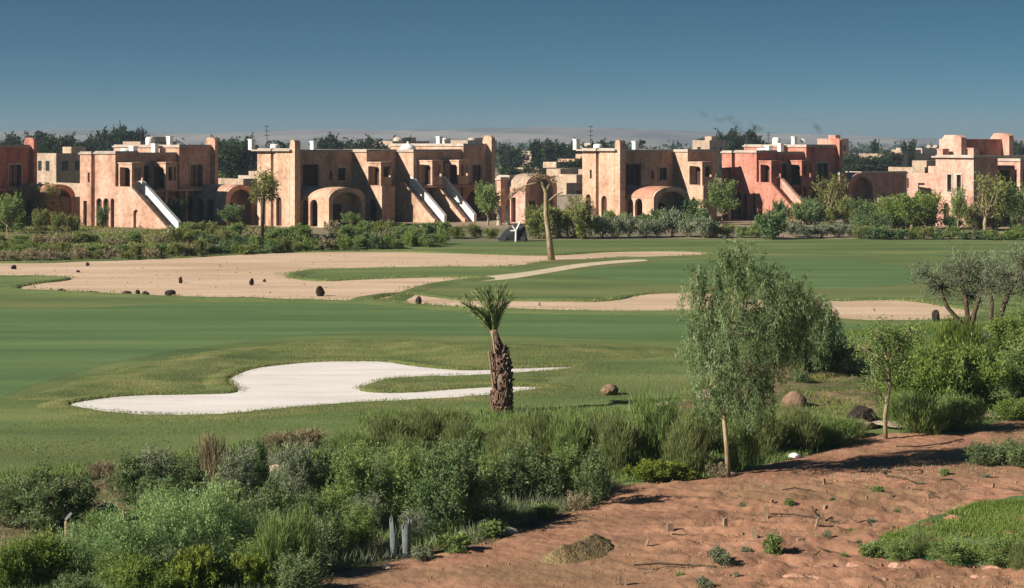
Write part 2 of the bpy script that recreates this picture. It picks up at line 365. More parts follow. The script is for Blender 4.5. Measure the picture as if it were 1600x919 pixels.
def lip(name, loop, h, inner, outer, mat, seed=1, inset=.05):
    """raised grassy rim round a bunker: steep towards the sand, easy outwards"""
    r = np.random.default_rng(seed); n = len(loop); P = np.array([(p[0], p[1]) for p in loop])
    area = np.sum(P[:, 0]*np.roll(P[:, 1], -1) - np.roll(P[:, 0], -1)*P[:, 1])
    t = np.roll(P, -1, 0) - np.roll(P, 1, 0); t /= (np.linalg.norm(t, axis=1, keepdims=True)+1e-9)
    N = np.stack([t[:, 1], -t[:, 0]], 1)*(1 if area > 0 else -1)      # outward
    prof = [(-inset-.02, -.02), (0.0+inset*.2, .45), (inner*.6, .85), (inner, 1.), (inner+(outer-inner)*.3, .8), (inner+(outer-inner)*.65, .3), (outer, -.03/h)]
    V = []; hh = h*(1+.35*np.sin(np.linspace(0, 14*math.pi, n)) * .5 + r.normal(size=n)*.06)
    for i in range(n):
        for d, z in prof:
            q = P[i] + N[i]*d
            V.append((q[0], q[1], z*hh[i] if z > 0 else -.02))
    m = len(prof); Q = [(i*m+j, ((i+1) % n)*m+j, ((i+1) % n)*m+j+1, i*m+j+1) for i in range(n) for j in range(m-1)]
    if area < 0: Q = [q[::-1] for q in Q]
    o = link(name, np_mesh(name, V, Q, mat, smooth=True)); tag(o, kind='structure'); return o
def poly_dist(X, Y, poly):
    """signed distance to polygon, + inside (numpy)"""
    P = np.array([(p[0], p[1]) for p in poly]); ins = np.zeros(X.shape, bool); d = np.full(X.shape, 1e9); n = len(P)
    for i in range(n):
        a, b = P[i], P[(i+1) % n]
        cond = ((a[1] > Y) != (b[1] > Y))
        xi = (b[0]-a[0])*(Y-a[1])/((b[1]-a[1]) if abs(b[1]-a[1]) > 1e-9 else 1e-9)+a[0]
        ins ^= cond & (X < xi)
        e = b-a; L2 = e@e+1e-12; t = np.clip(((X-a[0])*e[0]+(Y-a[1])*e[1])/L2, 0, 1)
        d = np.minimum(d, np.hypot(X-a[0]-t*e[0], Y-a[1]-t*e[1]))
    return np.where(ins, d, -d)
def fnoise(X, Y, f, seed, octv=4):
    r = np.random.default_rng(seed); Z = np.zeros(X.shape); a = 1.
    for o in range(octv):
        for k in range(5):
            th = r.uniform(0, 2*math.pi); ph = r.uniform(0, 6.28); ff = f*r.uniform(.7, 1.4)
            Z += a/5*np.sin((X*math.cos(th)+Y*math.sin(th))*ff+ph + 1.3*np.sin((X*math.sin(th)-Y*math.cos(th))*ff*.7+ph*2))
        a *= .5; f *= 2.1
    return Z
def relief(name, pix, cell, zf, mat, fall=.5, sm=4, edge=.25, kind='structure'):
    """patch with true relief; its edge dives under the ground so the outline is ragged"""
    L_ = [gp(p[0], p[1]) for p in smooth_loop(pix, sm)]
    A = np.array([(p[0], p[1]) for p in L_]); x0, y0 = A.min(0)-.2; x1, y1 = A.max(0)+.2
    nx, ny = int((x1-x0)/cell)+2, int((y1-y0)/cell)+2
    X, Y = np.meshgrid(np.linspace(x0, x1, nx), np.linspace(y0, y1, ny))
    D = poly_dist(X, Y, L_) + fnoise(X, Y, 2.2, 5)*edge
    Z = zf(X, Y, D); s = np.clip((D+.05)/fall, 0, 1); s = s*s*(3-2*s)
    Z = np.where(D > -.05, Z*s + .006*(s > 0), -.06) - .02*(D < .02)
    V = np.stack([X, Y, Z], -1).reshape(-1, 3)
    i, j = np.meshgrid(np.arange(nx-1), np.arange(ny-1)); a = (j*nx+i).ravel()
    keep = (D[:-1, :-1].ravel() > -.15)
    a = a[keep]; Q = np.stack([a, a+1, a+nx+1, a+nx], 1)
    used = np.unique(Q); mp = np.full(nx*ny, -1); mp[used] = np.arange(len(used))
    o = link(name, np_mesh(name, V[used], mp[Q], mat, smooth=True)); tag(o, kind=kind)
    return o, L_
# ------------------------------------------------------------------ camera, light, air
cam = bpy.data.cameras.new('camera'); cam.sensor_width = 36; cam.lens = F/1600*36; cam.shift_y = -(459.5-HZ)/1600
cam.clip_end = 30000; cam.clip_start = .5
co = bpy.data.objects.new('camera', cam); COL.objects.link(co); co.location = (0, 0, H); co.rotation_euler = (R(90), 0, 0)
SC.camera = co
SC.render.resolution_x, SC.render.resolution_y = 1024, 588
EL, DL = R(31), R(24)
sdir = Vector((-math.cos(EL)*math.cos(DL), -math.cos(EL)*math.sin(DL), math.sin(EL)))
sl = bpy.data.lights.new('sun', 'SUN'); sl.energy = 5.0; sl.angle = R(.5); sl.color = (1, .91, .79)
so = bpy.data.objects.new('sun', sl); COL.objects.link(so); so.rotation_euler = sdir.to_track_quat('Z', 'Y').to_euler(); so.location = (-40, 0, 60)
wd = bpy.data.worlds.new('World'); SC.world = wd; wd.use_nodes = True
n = wd.node_tree.nodes; l = wd.node_tree.links; n.clear()
sk = n.new('ShaderNodeTexSky'); sk.sky_type = 'NISHITA'; sk.sun_disc = False; sk.sun_elevation = EL; sk.sun_rotation = math.atan2(sdir.x, sdir.y)
sk.altitude = 400; sk.air_density = 1.0; sk.dust_density = .6; sk.ozone_density = 2.5
tc = n.new('ShaderNodeTexCoord'); sx = n.new('ShaderNodeSeparateXYZ'); l.new(tc.outputs['Generated'], sx.inputs[0])
mm = n.new('ShaderNodeMath'); mm.operation = 'MULTIPLY_ADD'; mm.inputs[1].default_value = SKY_STEEP; mm.inputs[2].default_value = .04; l.new(sx.outputs[2], mm.inputs[0])
cx = n.new('ShaderNodeCombineXYZ'); l.new(sx.outputs[0], cx.inputs[0]); l.new(sx.outputs[1], cx.inputs[1]); l.new(mm.outputs[0], cx.inputs[2])
nm = n.new('ShaderNodeVectorMath'); nm.operation = 'NORMALIZE'; l.new(cx.outputs[0], nm.inputs[0]); l.new(nm.outputs[0], sk.inputs['Vector'])
tn = n.new('ShaderNodeMix'); tn.data_type = 'RGBA'; tn.blend_type = 'MULTIPLY'; tn.inputs[0].default_value = 1; tn.inputs['B'].default_value = SKY_TINT
l.new(sk.outputs[0], tn.inputs['A'])
bg = n.new('ShaderNodeBackground'); bg.inputs[1].default_value = SKY_STR; l.new(tn.outputs['Result'], bg.inputs[0])
ow = n.new('ShaderNodeOutputWorld'); l.new(bg.outputs[0], ow.inputs[0])
vs = SC.view_settings; vs.view_transform = 'Standard'; vs.look = 'None'; vs.gamma = 1; vs.exposure = EXPO; vs.use_curve_mapping = False
SC.cycles.max_bounces = 6; SC.cycles.diffuse_bounces = 2; SC.cycles.transparent_max_bounces = 8; SC.cycles.volume_bounces = 0

m_h, nn, ll = nt('haze_air')
pv = nn.new('ShaderNodeVolumePrincipled'); pv.inputs['Color'].default_value = (.33, .43, .54, 1); pv.inputs['Density'].default_value = HAZE
pv.inputs['Anisotropy'].default_value = .0
oo = nn.new('ShaderNodeOutputMaterial'); ll.new(pv.outputs[0], oo.inputs['Volume'])
hz = MB().box(-3500, 3500, -300, 6500, -3, 75).build('haze', m_h); tag(hz, 'pale bluish air over the plain', None, kind='stuff')

# ------------------------------------------------------------------ ground
GX, GY = 3400, 6300
V = []; xs = np.concatenate([np.linspace(-GX, -120, 12), np.linspace(-100, 100, 9), np.linspace(120, GX, 12)]); ys = np.concatenate([[-250, 0], np.linspace(20, 300, 15), np.linspace(400, GY, 20)])
for y in ys:
    for x in xs: V.append((x, y, 0))
nx = len(xs); Q = [(j*nx+i, j*nx+i+1, (j+1)*nx+i+1, (j+1)*nx+i) for j in range(len(ys)-1) for i in range(nx-1)]
tag(link('ground', np_mesh('ground', V, Q, M['soil'])), 'dry earth plain', kind='structure')
# golf course grass
sheet('lawn', [(-400, 1100), (-400, 404), (0, 404), (140, 402), (300, 397), (560, 384), (700, 378), (1000, 374), (1600, 372), (2000, 372), (2000, 1100)], .004, M['lawn'], 0)
# mown fairways
sheet('fairway', [(-300, 486), (100, 482), (300, 474), (520, 474), (760, 487), (1000, 493), (1250, 500), (1440, 506), (1500, 520), (1250, 532), (1000, 532), (700, 523), (500, 524), (330, 541), (200, 562), (60, 600), (-60, 640), (-300, 680), (-700, 560)], .008, M['fair'], 5)
sheet('fairway', [(960, 417), (1120, 404), (1300, 404), (1420, 420), (1440, 440), (1300, 452), (1100, 446), (960, 436), (900, 428)], .008, M['fair'], 5)
# far sandy waste with two grass islands and its tongues
big, bl = sheet('sand_bunker', [(-400, 410), (0, 412), (140, 409), (300, 403), (420, 396), (560, 394), (700, 396), (850, 400), (960, 394), (1088, 394), (1088, 400), (960, 405), (880, 409), (835, 412), (790, 418), (700, 418), (560, 421), (480, 424), (446, 432), (500, 440), (600, 436), (710, 434), (745, 436), (690, 442), (640, 452), (605, 468), (600, 471), (500, 471), (400, 468), (290, 466), (200, 461), (70, 455), (30, 452), (50, 445), (112, 437), (60, 433), (0, 432), (-400, 432)], .012, M['tan_sand'], 4, jit=.06)
sb2, bl2 = sheet('sand_bunker', [(585, 470), (640, 461), (720, 470), (800, 471), (900, 472), (960, 470), (1010, 461), (1090, 458), (1200, 470), (1310, 471), (1400, 470), (1470, 478), (1530, 492), (1440, 503), (1300, 500), (1150, 489), (1000, 488), (860, 487), (740, 483), (650, 477)], .016, M['tan_sand'], 5, jit=.05)
sheet('cart_path', [(700, 436), (760, 432), (830, 424), (900, 413), (985, 406), (1010, 408), (930, 415), (850, 428), (790, 437), (720, 441)], .016, M['path'], 4)
wb, wl = sheet('sand_bunker', [(110, 635), (140, 626), (205, 619), (300, 617), (362, 615), (371, 608), (357, 600), (362, 590), (400, 576), (470, 568), (540, 565), (600, 566), (650, 573), (720, 579), (790, 577), (850, 575), (908, 573), (860, 582), (790, 586), (720, 589), (650, 591), (595, 597), (563, 609), (585, 614), (640, 614), (720, 608), (800, 605), (852, 606), (815, 614), (740, 621), (640, 627), (540, 633), (440, 642), (360, 649), (270, 651), (180, 647)], .012, M['white_sand'], 6)
lip('grass_bank', wl[0], .09, .12, 1.2, M['rough'], 2)
lip('grass_bank', bl2[0], .13, .3, 1.6, M['lawn'], 4)
lip('grass_bank', bl[0][:], .12, .3, 1.4, M['lawn'], 6)
# raised rough between bunker and fairway
def mound(h): return lambda X, Y, D: h*np.clip(D/3.2, 0, 1)**1.3*(1+.18*fnoise(X, Y, .5, 9)) + .03*fnoise(X, Y, 5, 3)
relief('rough_mound', [(20, 628), (140, 585), (300, 552), (420, 537), (560, 530), (760, 535), (1000, 538), (1080, 552), (960, 564), (880, 570), (800, 573), (720, 575), (650, 568), (540, 559), (440, 565), (360, 580), (340, 602), (300, 610), (200, 612), (120, 622)], .3, mound(.3), M['rough'], 1.2, edge=.5)
relief('rough_mound', [(590, 606), (660, 596), (760, 593), (860, 590), (840, 600), (720, 603), (640, 609)], .15, mound(.25), M['rough'], .4, edge=.05)
# planting bed: red earth with bumps and furrows
def dirt(X, Y, D):
    z = .05 + .035*fnoise(X, Y, 3, 11, 5) + .02*fnoise(X, Y, 14, 12, 3)
    fur = np.clip((X-2.2)/2, 0, 1)*np.clip((43-Y)/3, 0, 1)*1.25
    z += .02; z += fur*.03*(np.sin((Y+.12*X+.5*fnoise(X, Y, .9, 8))*8)) + fur*.085*np.abs(fnoise(X, Y, 3.2, 14, 5))
    return np.maximum(z, .01)
relief('planting_bed', [(-300, 770), (0, 745), (150, 738), (300, 708), (430, 694), (560, 716), (700, 740), (860, 742), (960, 752), (975, 775), (900, 812), (760, 858), (640, 884), (520, 900), (500, 1060), (0, 1060), (-300, 1060)], .09, lambda X, Y, D: .04+.03*fnoise(X, Y, 4, 15, 5), M['bed'], .5, edge=.2)
relief('dirt_track', [(480, 905), (530, 893), (640, 874), (760, 850), (870, 808), (940, 788), (960, 762), (1100, 749), (1180, 730), (1240, 716), (1300, 697), (1350, 682), (1430, 676), (1510, 676), (1545, 664), (1620, 655), (1900, 650), (1900, 1040), (1300, 1060), (700, 1060), (470, 1060)], .06, dirt, M['dirt'], .5, edge=.22)
relief('dirt_patch', [(1180, 570), (1260, 556), (1330, 566), (1360, 600), (1390, 640), (1370, 668), (1290, 668), (1200, 650), (1120, 652), (1030, 656), (960, 652), (1060, 630), (1120, 608)], .12, lambda X, Y, D: .12+.1*fnoise(X, Y, 1.8, 31, 5), M['bed'], .5, edge=.3)
relief('lawn_patch', [(1640, 783), (1530, 789), (1450, 812), (1385, 838), (1340, 862), (1400, 884), (1520, 890), (1660, 900)], .08, lambda X, Y, D: .13+.03*fnoise(X, Y, 3, 41), M['fair'], .35, edge=.12)
# soil strips in front of the houses
relief('soil_bed', [(-200, 352), (120, 354), (420, 358), (440, 364), (300, 380), (220, 392), (120, 398), (-200, 402)], .8, lambda X, Y, D: .1+.12*fnoise(X, Y, .4, 51), M['scrub'], 2, edge=.8)
# low sandy hills on the horizon
hp = []
nxh, nyh = 160, 14
for j in range(nyh):
    t = j/(nyh-1)
    for i in range(nxh):
        x = -3200+6400*i/(nxh-1); y = 3600+2300*t
        env = math.sin(math.pi*min(1, t*1.0))**.8
        prof = 30 + 9*math.sin(x*.0011+2.0) + 5*math.sin(x*.0034+1) + 2.5*math.sin(x*.0093) - 6*max(0, min(1, (x-300)/700))
        hp.append((x, y, -1+env*prof*1.05*(1+.12*math.sin(x*.012+y*.01))))
Q = [(j*nxh+i, j*nxh+i+1, (j+1)*nxh+i+1, (j+1)*nxh+i) for j in range(nyh-1) for i in range(nxh-1)]
tag(link('hills', np_mesh('hills', hp, Q, M['hill'], smooth=True)), 'low pale hills on the horizon', kind='structure')

# ------------------------------------------------------------------ houses
def rect(a0, a1, z0, z1): return [(a0, z0), (a1, z0), (a1, z1), (a0, z1)]
def arch(a0, a1, z0, z1, k=10):
    r = (a1-a0)/2; c = (a0+a1)/2; s = max(z0+.1, z1-r); rz = z1-s
    return [(a0, z0), (a1, z0)] + [(c+r*math.cos(math.pi*i/k), s+rz*math.sin(math.pi*i/k)) for i in range(k+1)]
class House:
    T = .35
    def __init__(s, name, label, px0, D0, mat, cat='house', group=None, ang=None, span=170):
        if ang is None: ang = 45 + math.degrees(math.atan((800-px0-span/2)/F))*1.0
        s.root = empty(name, label, cat, ((px0-800)/F*D0, D0, 0), R(ang), group); s.m = mat; s.wall = MB(); s.roofs = []
    def vol(s, u0, u1, v0, v1, z1, left=(), front=(), z0=0, cap=None, over=.12, capm=None):
        """storey block: thick skin on the two faces we see, pierced by real openings. hole = (kind, a0, a1, z0, z1) kind: w window, d doorway, a open arch, A arch backed by a dark panel for its inner shade, o open"""
        T = s.T; w = s.wall
        w.box(u0+T+.01, u1, -(v1-T-.01), -v0, z0, z1)
        for plane, off, a0, a1, holes in (('u', u0, v0, v1, left), ('v', v1, u0+T, u1, front)):
            loops = [rect(a0, a1, z0, z1)]
            for hkind, b0, b1, c0, c1 in holes:
                loops.append((arch if hkind in 'aA' else rect)(b0, b1, max(c0, z0+.05), c1))
            w.slab(loops, plane, off, T)
            for hkind, b0, b1, c0, c1 in holes:
                if hkind in 'wdA':
                    p = MB(); m = M['glass'] if hkind == 'w' else M['door_or_arch_shade']  # behind kind A arches this dark panel imitates the shade inside
                    f = MB(); e = .03
                    if plane == 'u':
                        p.box(off+.27, off+.31, -b1-e, -b0+e, c0, c1+e)
                        if hkind == 'w':
                            c = (b0+b1)/2; f.box(off+.22, off+.26, -c-.04, -c+.04, c0, c1).box(off+.22, off+.26, -b1, -b0, (c0+c1)/2-.04, (c0+c1)/2+.04)
                    else:
                        p.box(b0-e, b1+e, -(off-.27), -(off-.31), c0, c1+e)
                        if hkind == 'w':
                            c = (b0+b1)/2; f.box(c-.04, c+.04, -(off-.22), -(off-.26), c0, c1).box(b0, b1, -(off-.22), -(off-.26), (c0+c1)/2-.04, (c0+c1)/2+.04)
                    po = p.build('window' if hkind == 'w' else 'door_or_arch_shade', m, s.root)
                    if f.v: f.build('frame', M['door_or_arch_shade'], po)
                    if hkind == 'w' and b1-b0 > .5:
                        q = MB(); g_ = .16; outer = rect(b0-g_, b1+g_, c0-g_, c1+g_)
                        q.slab([outer, rect(b0+.01, b1-.01, c0+.01, c1-.01)], plane, off-.05 if plane == 'u' else off+.05, .047); q.build('surround', M['cap'], po)
        if cap != 0:
            s.cap(u0, u1, v0, v1, z1, over, capm)
    def cap(s, u0, u1, v0, v1, z, over=.12, m=None, t=.16):
        b = MB().box(u0-over, u1+over, -(v1+over), -(v0-over), z+.003, z+t)
        # low parapet curb on top
        b.box(u0+.0, u0+.25, -(v1), -(v0), z+t, z+t+.12).box(u0+.25, u1, -(v1), -(v1-.25), z+t, z+t+.12)
        b.build('roof', m or M['cap'], s.root)
    def fin(s, u0, u1, v0, v1, z0, z1, m=None):
        b = MB(); loop = [(v0, z0), (v1, z0), (v1, z1-.25)] + [(v1-(v1-v0)*.3*i/3, z1-.25+.25*math.sin(i/3*math.pi/2)) for i in (1, 2, 3)] + [(v0+(v1-v0)*.2, z1), (v0, z1-.5)]
        b.slab([loop], 'u', u0, u1-u0); b.build('parapet_fin', m or s.m, s.root)
    def porch(s, u, v0, v1, z0, z1, depth=1.6, m=None):
        b = MB(); t = .24
        b.slab([rect(v0, v1, z0, z1), arch(v0+t, v1-t, z0+.05, z1-.32, 8)[:] if False else [(v0+t, z0+.06), (v1-t, z0+.06), (v1-t, z1-.6), (v1-t-.2, z1-.36), (v0+t+.2, z1-.3), (v0+t, z1-.3)]], 'u', u, t)
        b.slab([rect(u+t, u+depth, z0, z1), rect(u+t+.15, u+depth-.2, z0+.9, z1-.35)], 'v', v1, t)
        b.box(u-.06, u+depth+.06, -(v1+.06), -(v0), z1+.003, z1+.15)
        b.build('balcony', m or s.m, s.root)
        MB().box(u+.9, u+.96, -(v1-.5), -(v0+.35), z0+.1, z1-.5).build('door_or_arch_shade', M['door_or_arch_shade'], s.root)
    def stair(s, u0, w, v0, va, vb, zt, m=None, white=None, low=.45):
        b = MB(); m = m or s.m
        sl_ = [(v0, 0), (vb+.25, 0), (vb+.25, low*.8), (vb, low), (va, zt+low), (v0, zt+low)]
        b.slab([sl_, arch(va+.3, va+1.0, .06, 1.9, 6)], 'u', u0, .22)
        b.box(u0+.22, u0+w, -va, -v0, 0, zt)
        k = 18
        for i in range(k):
            b.box(u0+.22, u0+w, -(va+(vb-va)*(i+1)/k), -(va+(vb-va)*i/k), 0, zt*(1-(i+1)/k)+.001)
        o = b.build('staircase', m, s.root)
        q = MB(); q.slab([[(va-.35, zt-.1), (vb-.3, 0.0), (vb+.35, 0.0), (vb+.35, .75), (va, zt+.98), (va-.35, zt+.98)]], 'u', u0+w, .42)
        q.build('balustrade', white or M['white'], o)
    def pavilion(s, u0, u1, v0, v1, zs, zc, side=(), m=None, roofm=None):
        m = m or s.m; b = MB(); T = .3; uc = (u0+u1)/2; r = (u1-u0)/2
        b.slab([rect(v0, v1-.3, 0, zs+.25)] + [(arch if h[0] == 'a' else rect)(h[1], h[2], .06, h[3]) for h in side], 'u', u0, T)
        k = 16; sh = .5; rr = r-sh*.5
        out = [(u0, 0), (u1, 0), (u1, zs)] + [(uc+r*math.cos(math.pi*i/k), zs+(zc-zs)*math.sin(math.pi*i/k)) for i in range(1, k)] + [(u0, zs)]
        ri = r-.55; inn = [(uc-ri, .06), (uc+ri, .06)] + [(uc+ri*math.cos(math.pi*i/k), zs-.45+(zc-zs-.0)*math.sin(math.pi*i/k)) for i in range(k+1)]
        b.slab([out, inn], 'v', v1, .3)
        b.box(u1-T, u1, -(v1-.3), -v0, 0, zs+.1)
        b.slab([[(u0+T, 0), (u1-T, 0), (u1-T, zs)] + [(uc+(r-T)*math.cos(math.pi*i/k), zs+(zc-zs-.2)*math.sin(math.pi*i/k)) for i in range(1, k)] + [(u0+T, zs)]], 'v', v1-1.5, .2)
        po = b.build('pavilion', m, s.root)
        c = MB(); a = []
        for i in range(k+1):
            t = math.pi*i/k; a.append((uc+(r+.03)*math.cos(t), zs+.02+(zc-zs+.02)*math.sin(t)))
        for i in range(k, -1, -1):
            t = math.pi*i/k; a.append((uc+(r-.2)*math.cos(t), zs+.02+(zc-zs-.2)*math.sin(t)))
        c.slab([a], 'v', v1-.305, (v1-v0)-.3); c.build('vault', roofm or m, po, smooth=False)
        MB().box(uc-.5, uc+.5, (-(v1-1.49)), -(v1-1.42), .05, 2.2).build('door_or_arch_shade', M['door_or_arch_shade'], po)
    def tank(s, u, v, z, r=.5, h=.9, m=None, dome=False):
        b = MB()
        if dome:
            pr = [(r, 0), (r, .25*h), (r*.9, .5*h), (r*.6, .8*h), (r*.15, h), (r*.1, h*1.25), (.01, h*1.3)]
        else: pr = [(r*.9, 0), (r, .1*h), (r, .85*h), (r*.7, h), (.01, h)]
        b.tube([(u, -v, z+q[1]) for q in pr], [q[0] for q in pr], 12); b.build('roof_dome' if dome else 'water_tank', m or M['white'], s.root, smooth=True)
    def chimney(s, u, v, z, w=.5, h=.8, m=None):
        MB().box(u-w/2, u+w/2, -v-w/2, -v+w/2, z, z+h).box(u-w/2-.06, u+w/2+.06, -v-w/2-.06, -v+w/2+.06, z+h+.002, z+h+.1).build('chimney', m or M['white'], s.root)
    def antenna(s, u, v, z, h=2):
        b = MB().tube([(u, -v, z), (u, -v, z+h)], .035, 5)
        for i in range(3): b.tube([(u-.35, -v, z+h*(.6+.18*i)), (u+.35, -v, z+h*(.6+.18*i))], .025, 4)
        b.build('antenna', M['metal'], s.root)
    def dish(s, u, v, z, r=.28):
        b = MB().tube([(u, -v, z), (u, -v, z+.45)], .05, 5)
        b.tube([(u, -v-.02, z+.45), (u-.08, -v-.09, z+.5), (u-.12, -v-.16, z+.53)], [.05, r*.8, r], 14); b.build('satellite_dish', M['white'], s.root)
    def done(s): s.wall.build('wall', s.m, s.root); return s.root

def type_a(label, px0, D0, mat, group, Vt=4.84, Lf=12.8, wh=None, climb=False, pav=True, fin=None, k=1.0, dark=None):
    h = House('courtyard_house', label, px0, D0, mat, group=group, span=230)
    s1, s2 = 1.55, 2.05
    h.vol(0, 3, 0, s1, 7.1, left=[('d', .45, .95, 0, 2.6), ('w', 1.05, 1.35, 4.4, 5.35)], cap=None)
    h.wall.box(1.0, 3, -s2-.2, -s1+.1, 0, 7.0)
    h.vol(0, 3, s2, Vt, 7.15, left=[('A', s2+.2, s2+.95, 0, 2.9), ('A', s2+1.15, s2+1.9, 0, 2.9), ('A', Vt-.65, Vt-.15, 0, 2.9)], front=[('d', 1.3, 2.3, 3.7, 5.9)])
    uh = Lf-4.6
    h.vol(3.05, uh, -2.8, Vt, 7.0, front=[('w', 3.6, 4.5, 3.75, 6.0), ('d', 5.0, 6.3, 3.7, 6.0), ('d', 6.7, 7.6, 3.7, 6.0), ('A', 3.5, 5.1, 0, 2.9), ('A', 5.7, 7.5, 0, 2.9)])
    h.vol(uh+.05, Lf, -4, Vt+.35, 7.75, left=[], front=[('w', uh+1.6, uh+3.4, 3.8, 6.0), ('A', uh+.8, uh+2.2, 0, 2.9)], cap=None)
    h.fin(Lf+.01, Lf+.5, 4.4, Vt+.9, 0, 8.75, fin)
    h.wall.box(3.05, Lf-.02, -(Vt+1.5), -(Vt+.38), 3.45, 3.62)     # gallery slab
    for u in (5.2, 8.0, 11.4): h.wall.box(u, u+.3, -(Vt+1.48), -(Vt+1.2), 0, 3.44)
    h.stair(0.0, 1.35, Vt+.01, Vt+2.1, Vt+6.6, 3.6, white=wh)
    h.porch(.25, Vt+.1, Vt+1.95, 4.0 if False else 3.62, 6.2)
    h.porch(4.6, Vt+.02, Vt+2.1, 3.63, 6.2, m=fin)
    if pav:
        h.pavilion(Lf-2.7, Lf+1.7, Vt+.4, Vt+4.9, 2.75, 4.0, side=[('a', Vt+.8, Vt+1.9, 2.6), ('a', Vt+2.2, Vt+3.3, 2.6)], roofm=M['clay'] if mat is W['red'] else None)
    h.tank(7.2, -1, 7.2, .7, .45); h.chimney(5.6, 1.5, 7.1, .6, .7); h.chimney(uh-.6, 2.5, 7.1, .5, .95); h.tank(uh+1.2, 0, 7.9, .45, .9); h.chimney(uh+2.8, 1.2, 7.9, .45, .9)
    h.dish(uh+3.8, 1.4, 7.9); h.antenna(5, -1.5, 7.1, 2.4); h.antenna(uh+1.9, -2, 7.8, 1.6)
    return h.done()
g_h = 'earth-coloured courtyard houses facing the golf course'
type_a('dark red courtyard house cut off by the left edge of the photo', -163, 168, W['red'], g_h)
type_a('peach courtyard house at left with one outside stair and a climbing plant on its wall', 125, 168, W['peach'], g_h)
def type_b(label, px0, D0, mat, third, whs=None, k=11.1, b2=True):
    h = House('terraced_house' if third else 'courtyard_house', label, px0, D0, mat, group=g_h, span=380 if third else 220)
    h.vol(0, 1.2, 0, 2.0, 7.4, left=[('A', .5, 1.25, 0, 3.0), ('w', 1.1, 1.4, 4.6, 5.5)], over=.45, cap=None)
    h.wall.box(.5, 1.2, -2.45, -1.95, 0, 7.35)
    h.vol(0, 1.2, 2.42, 4.75, 7.4, left=[('A', 2.8, 3.6, 0, 2.9)], over=.3)
    h.fin(.0, .75, 4.78, 5.5, 0, 8.5)
    h.vol(1.22, 12.15, -1.1, 1.0, 7.25, front=[('d', 5.2, 7.4, 3.7, 6.0), ('w', 10.0, 11.2, 4.3, 5.6), ('w', 8.9, 9.3, 4.4, 5.3)], capm=M['cap'])
    h.vol(12.17, 16.55, -5, 3.1, 7.25, front=[('w', 14.2, 15.6, 3.8, 5.9), ('A', 14.2, 15.6, 0, 3.0)])
    h.vol(12.1, 14.0, 3.11, 5.4, 3.75, left=[('A', 3.5, 4.6, 0, 2.4)], cap=0)
    h.porch(12.15, 3.12, 5.2, 3.77, 6.1)
    h.pavilion(1.25, 6.2, 1.35, 9.0, 2.75, 3.85, side=[('a', 3.7, 4.75, 2.7), ('a', 5.0, 6.1, 2.7), ('a', 6.35, 7.4, 2.7)], roofm=M['clay'] if not third else None)
    h.chimney(1.0, -2, 7.5, .5, 1.0); h.chimney(8.5, -1, 7.3, .5, 1.0); h.tank(5, -3, 7.3, .5, .8); h.antenna(3, -2, 7.4, 2.6)
    if third:
        h.stair(15.2, 1.3, 3.12, 5.4, 9.7, 3.7)
        h.vol(16.57, 24.0, -5, 5.6, 7.25, left=[('d', 3.4, 4.4, 3.9, 5.8)] if False else [], front=[('w', 18.2, 19.6, 3.8, 5.9), ('d', 22.2, 23.6, 3.75, 5.9), ('A', 17.4, 18.6, 0, 2.9), ('A', 21.2, 23.4, 0, 3.0)])
        h.vol(24.02, 27.8, -5, 5.9, 7.85, front=[('w', 25.4, 27.0, 3.9, 5.8), ('A', 24.6, 26.9, 0, 3.0)])
        h.fin(27.82, 28.4, 5.3, 6.6, 0, 9.0)
        h.porch(17.2, 5.62, 7.7, 3.8, 6.25); h.porch(21.2, 5.62, 7.8, 3.8, 6.25)
        h.wall.box(16.9, 27.6, -6.9, -5.62 , 3.5, 3.68)
        h.stair(19.0, 1.3, 5.62, 6.3, 10.4, 3.7)
        h.vol(19.3, 21.5, 5.65, 6.2, 3.4, cap=0)
        h.tank(20.5, 1, 7.4, .9, .75, dome=True); h.chimney(24.4, 2, 8, .5, .8); h.chimney(25.6, 1.8, 8, .8, .6)
    else:
        h.wall.box(14.1, 16.5, -5.2, -3.12, 3.5, 3.7)
        for u in (14.1, 16.2): h.wall.box(u, u+.28, -5.2, -4.92, 0, 3.49)
    return h.done()
type_b('long sandy terraced block with two white outside staircases', 402, 172, W['sandy'], True)
type_b('sandy corner house with a clay vaulted pavilion, left of the red house', 910, 176, W['sandy'], False)
type_a('red courtyard house with a tall fin wall and brick-red stair right of centre', 1128, 188, W['red'], g_h, Vt=5.4, Lf=11.6, wh=W['rose'], pav=False)
# low vaulted houses
h = House('vaulted_house', 'low vaulted house with a dark archway right of the white staircases', 776, 178, W['rose'])
h.vol(0, 1.2, 0, .6, 4.4, cap=None); h.pavilion(1.0, 5.6, .62, 3.2, 3.6, 5.0, side=[('r', 1.1, 1.8, 2.6)], roofm=W['tan'])
h.vol(1.22, 6.5, -1.1, .6, 4.6); h.done()
h = House('vaulted_house', 'low rose house with a dark vaulted arch right of the red house', 1300, 190, W['rose'])
h.pavilion(1.0, 5.4, -1, 1.4, 3.4, 4.9, side=[]); h.vol(0, .98, 0, 1.2, 4.7); h.vol(5.42, 12.5, -3.6, -1.0, 4.7, front=[('w', 8, 9, 1, 2.4)]); h.wall.box(.9, 5.5, 1.05, 1.4, 0, 4.6); h.done()
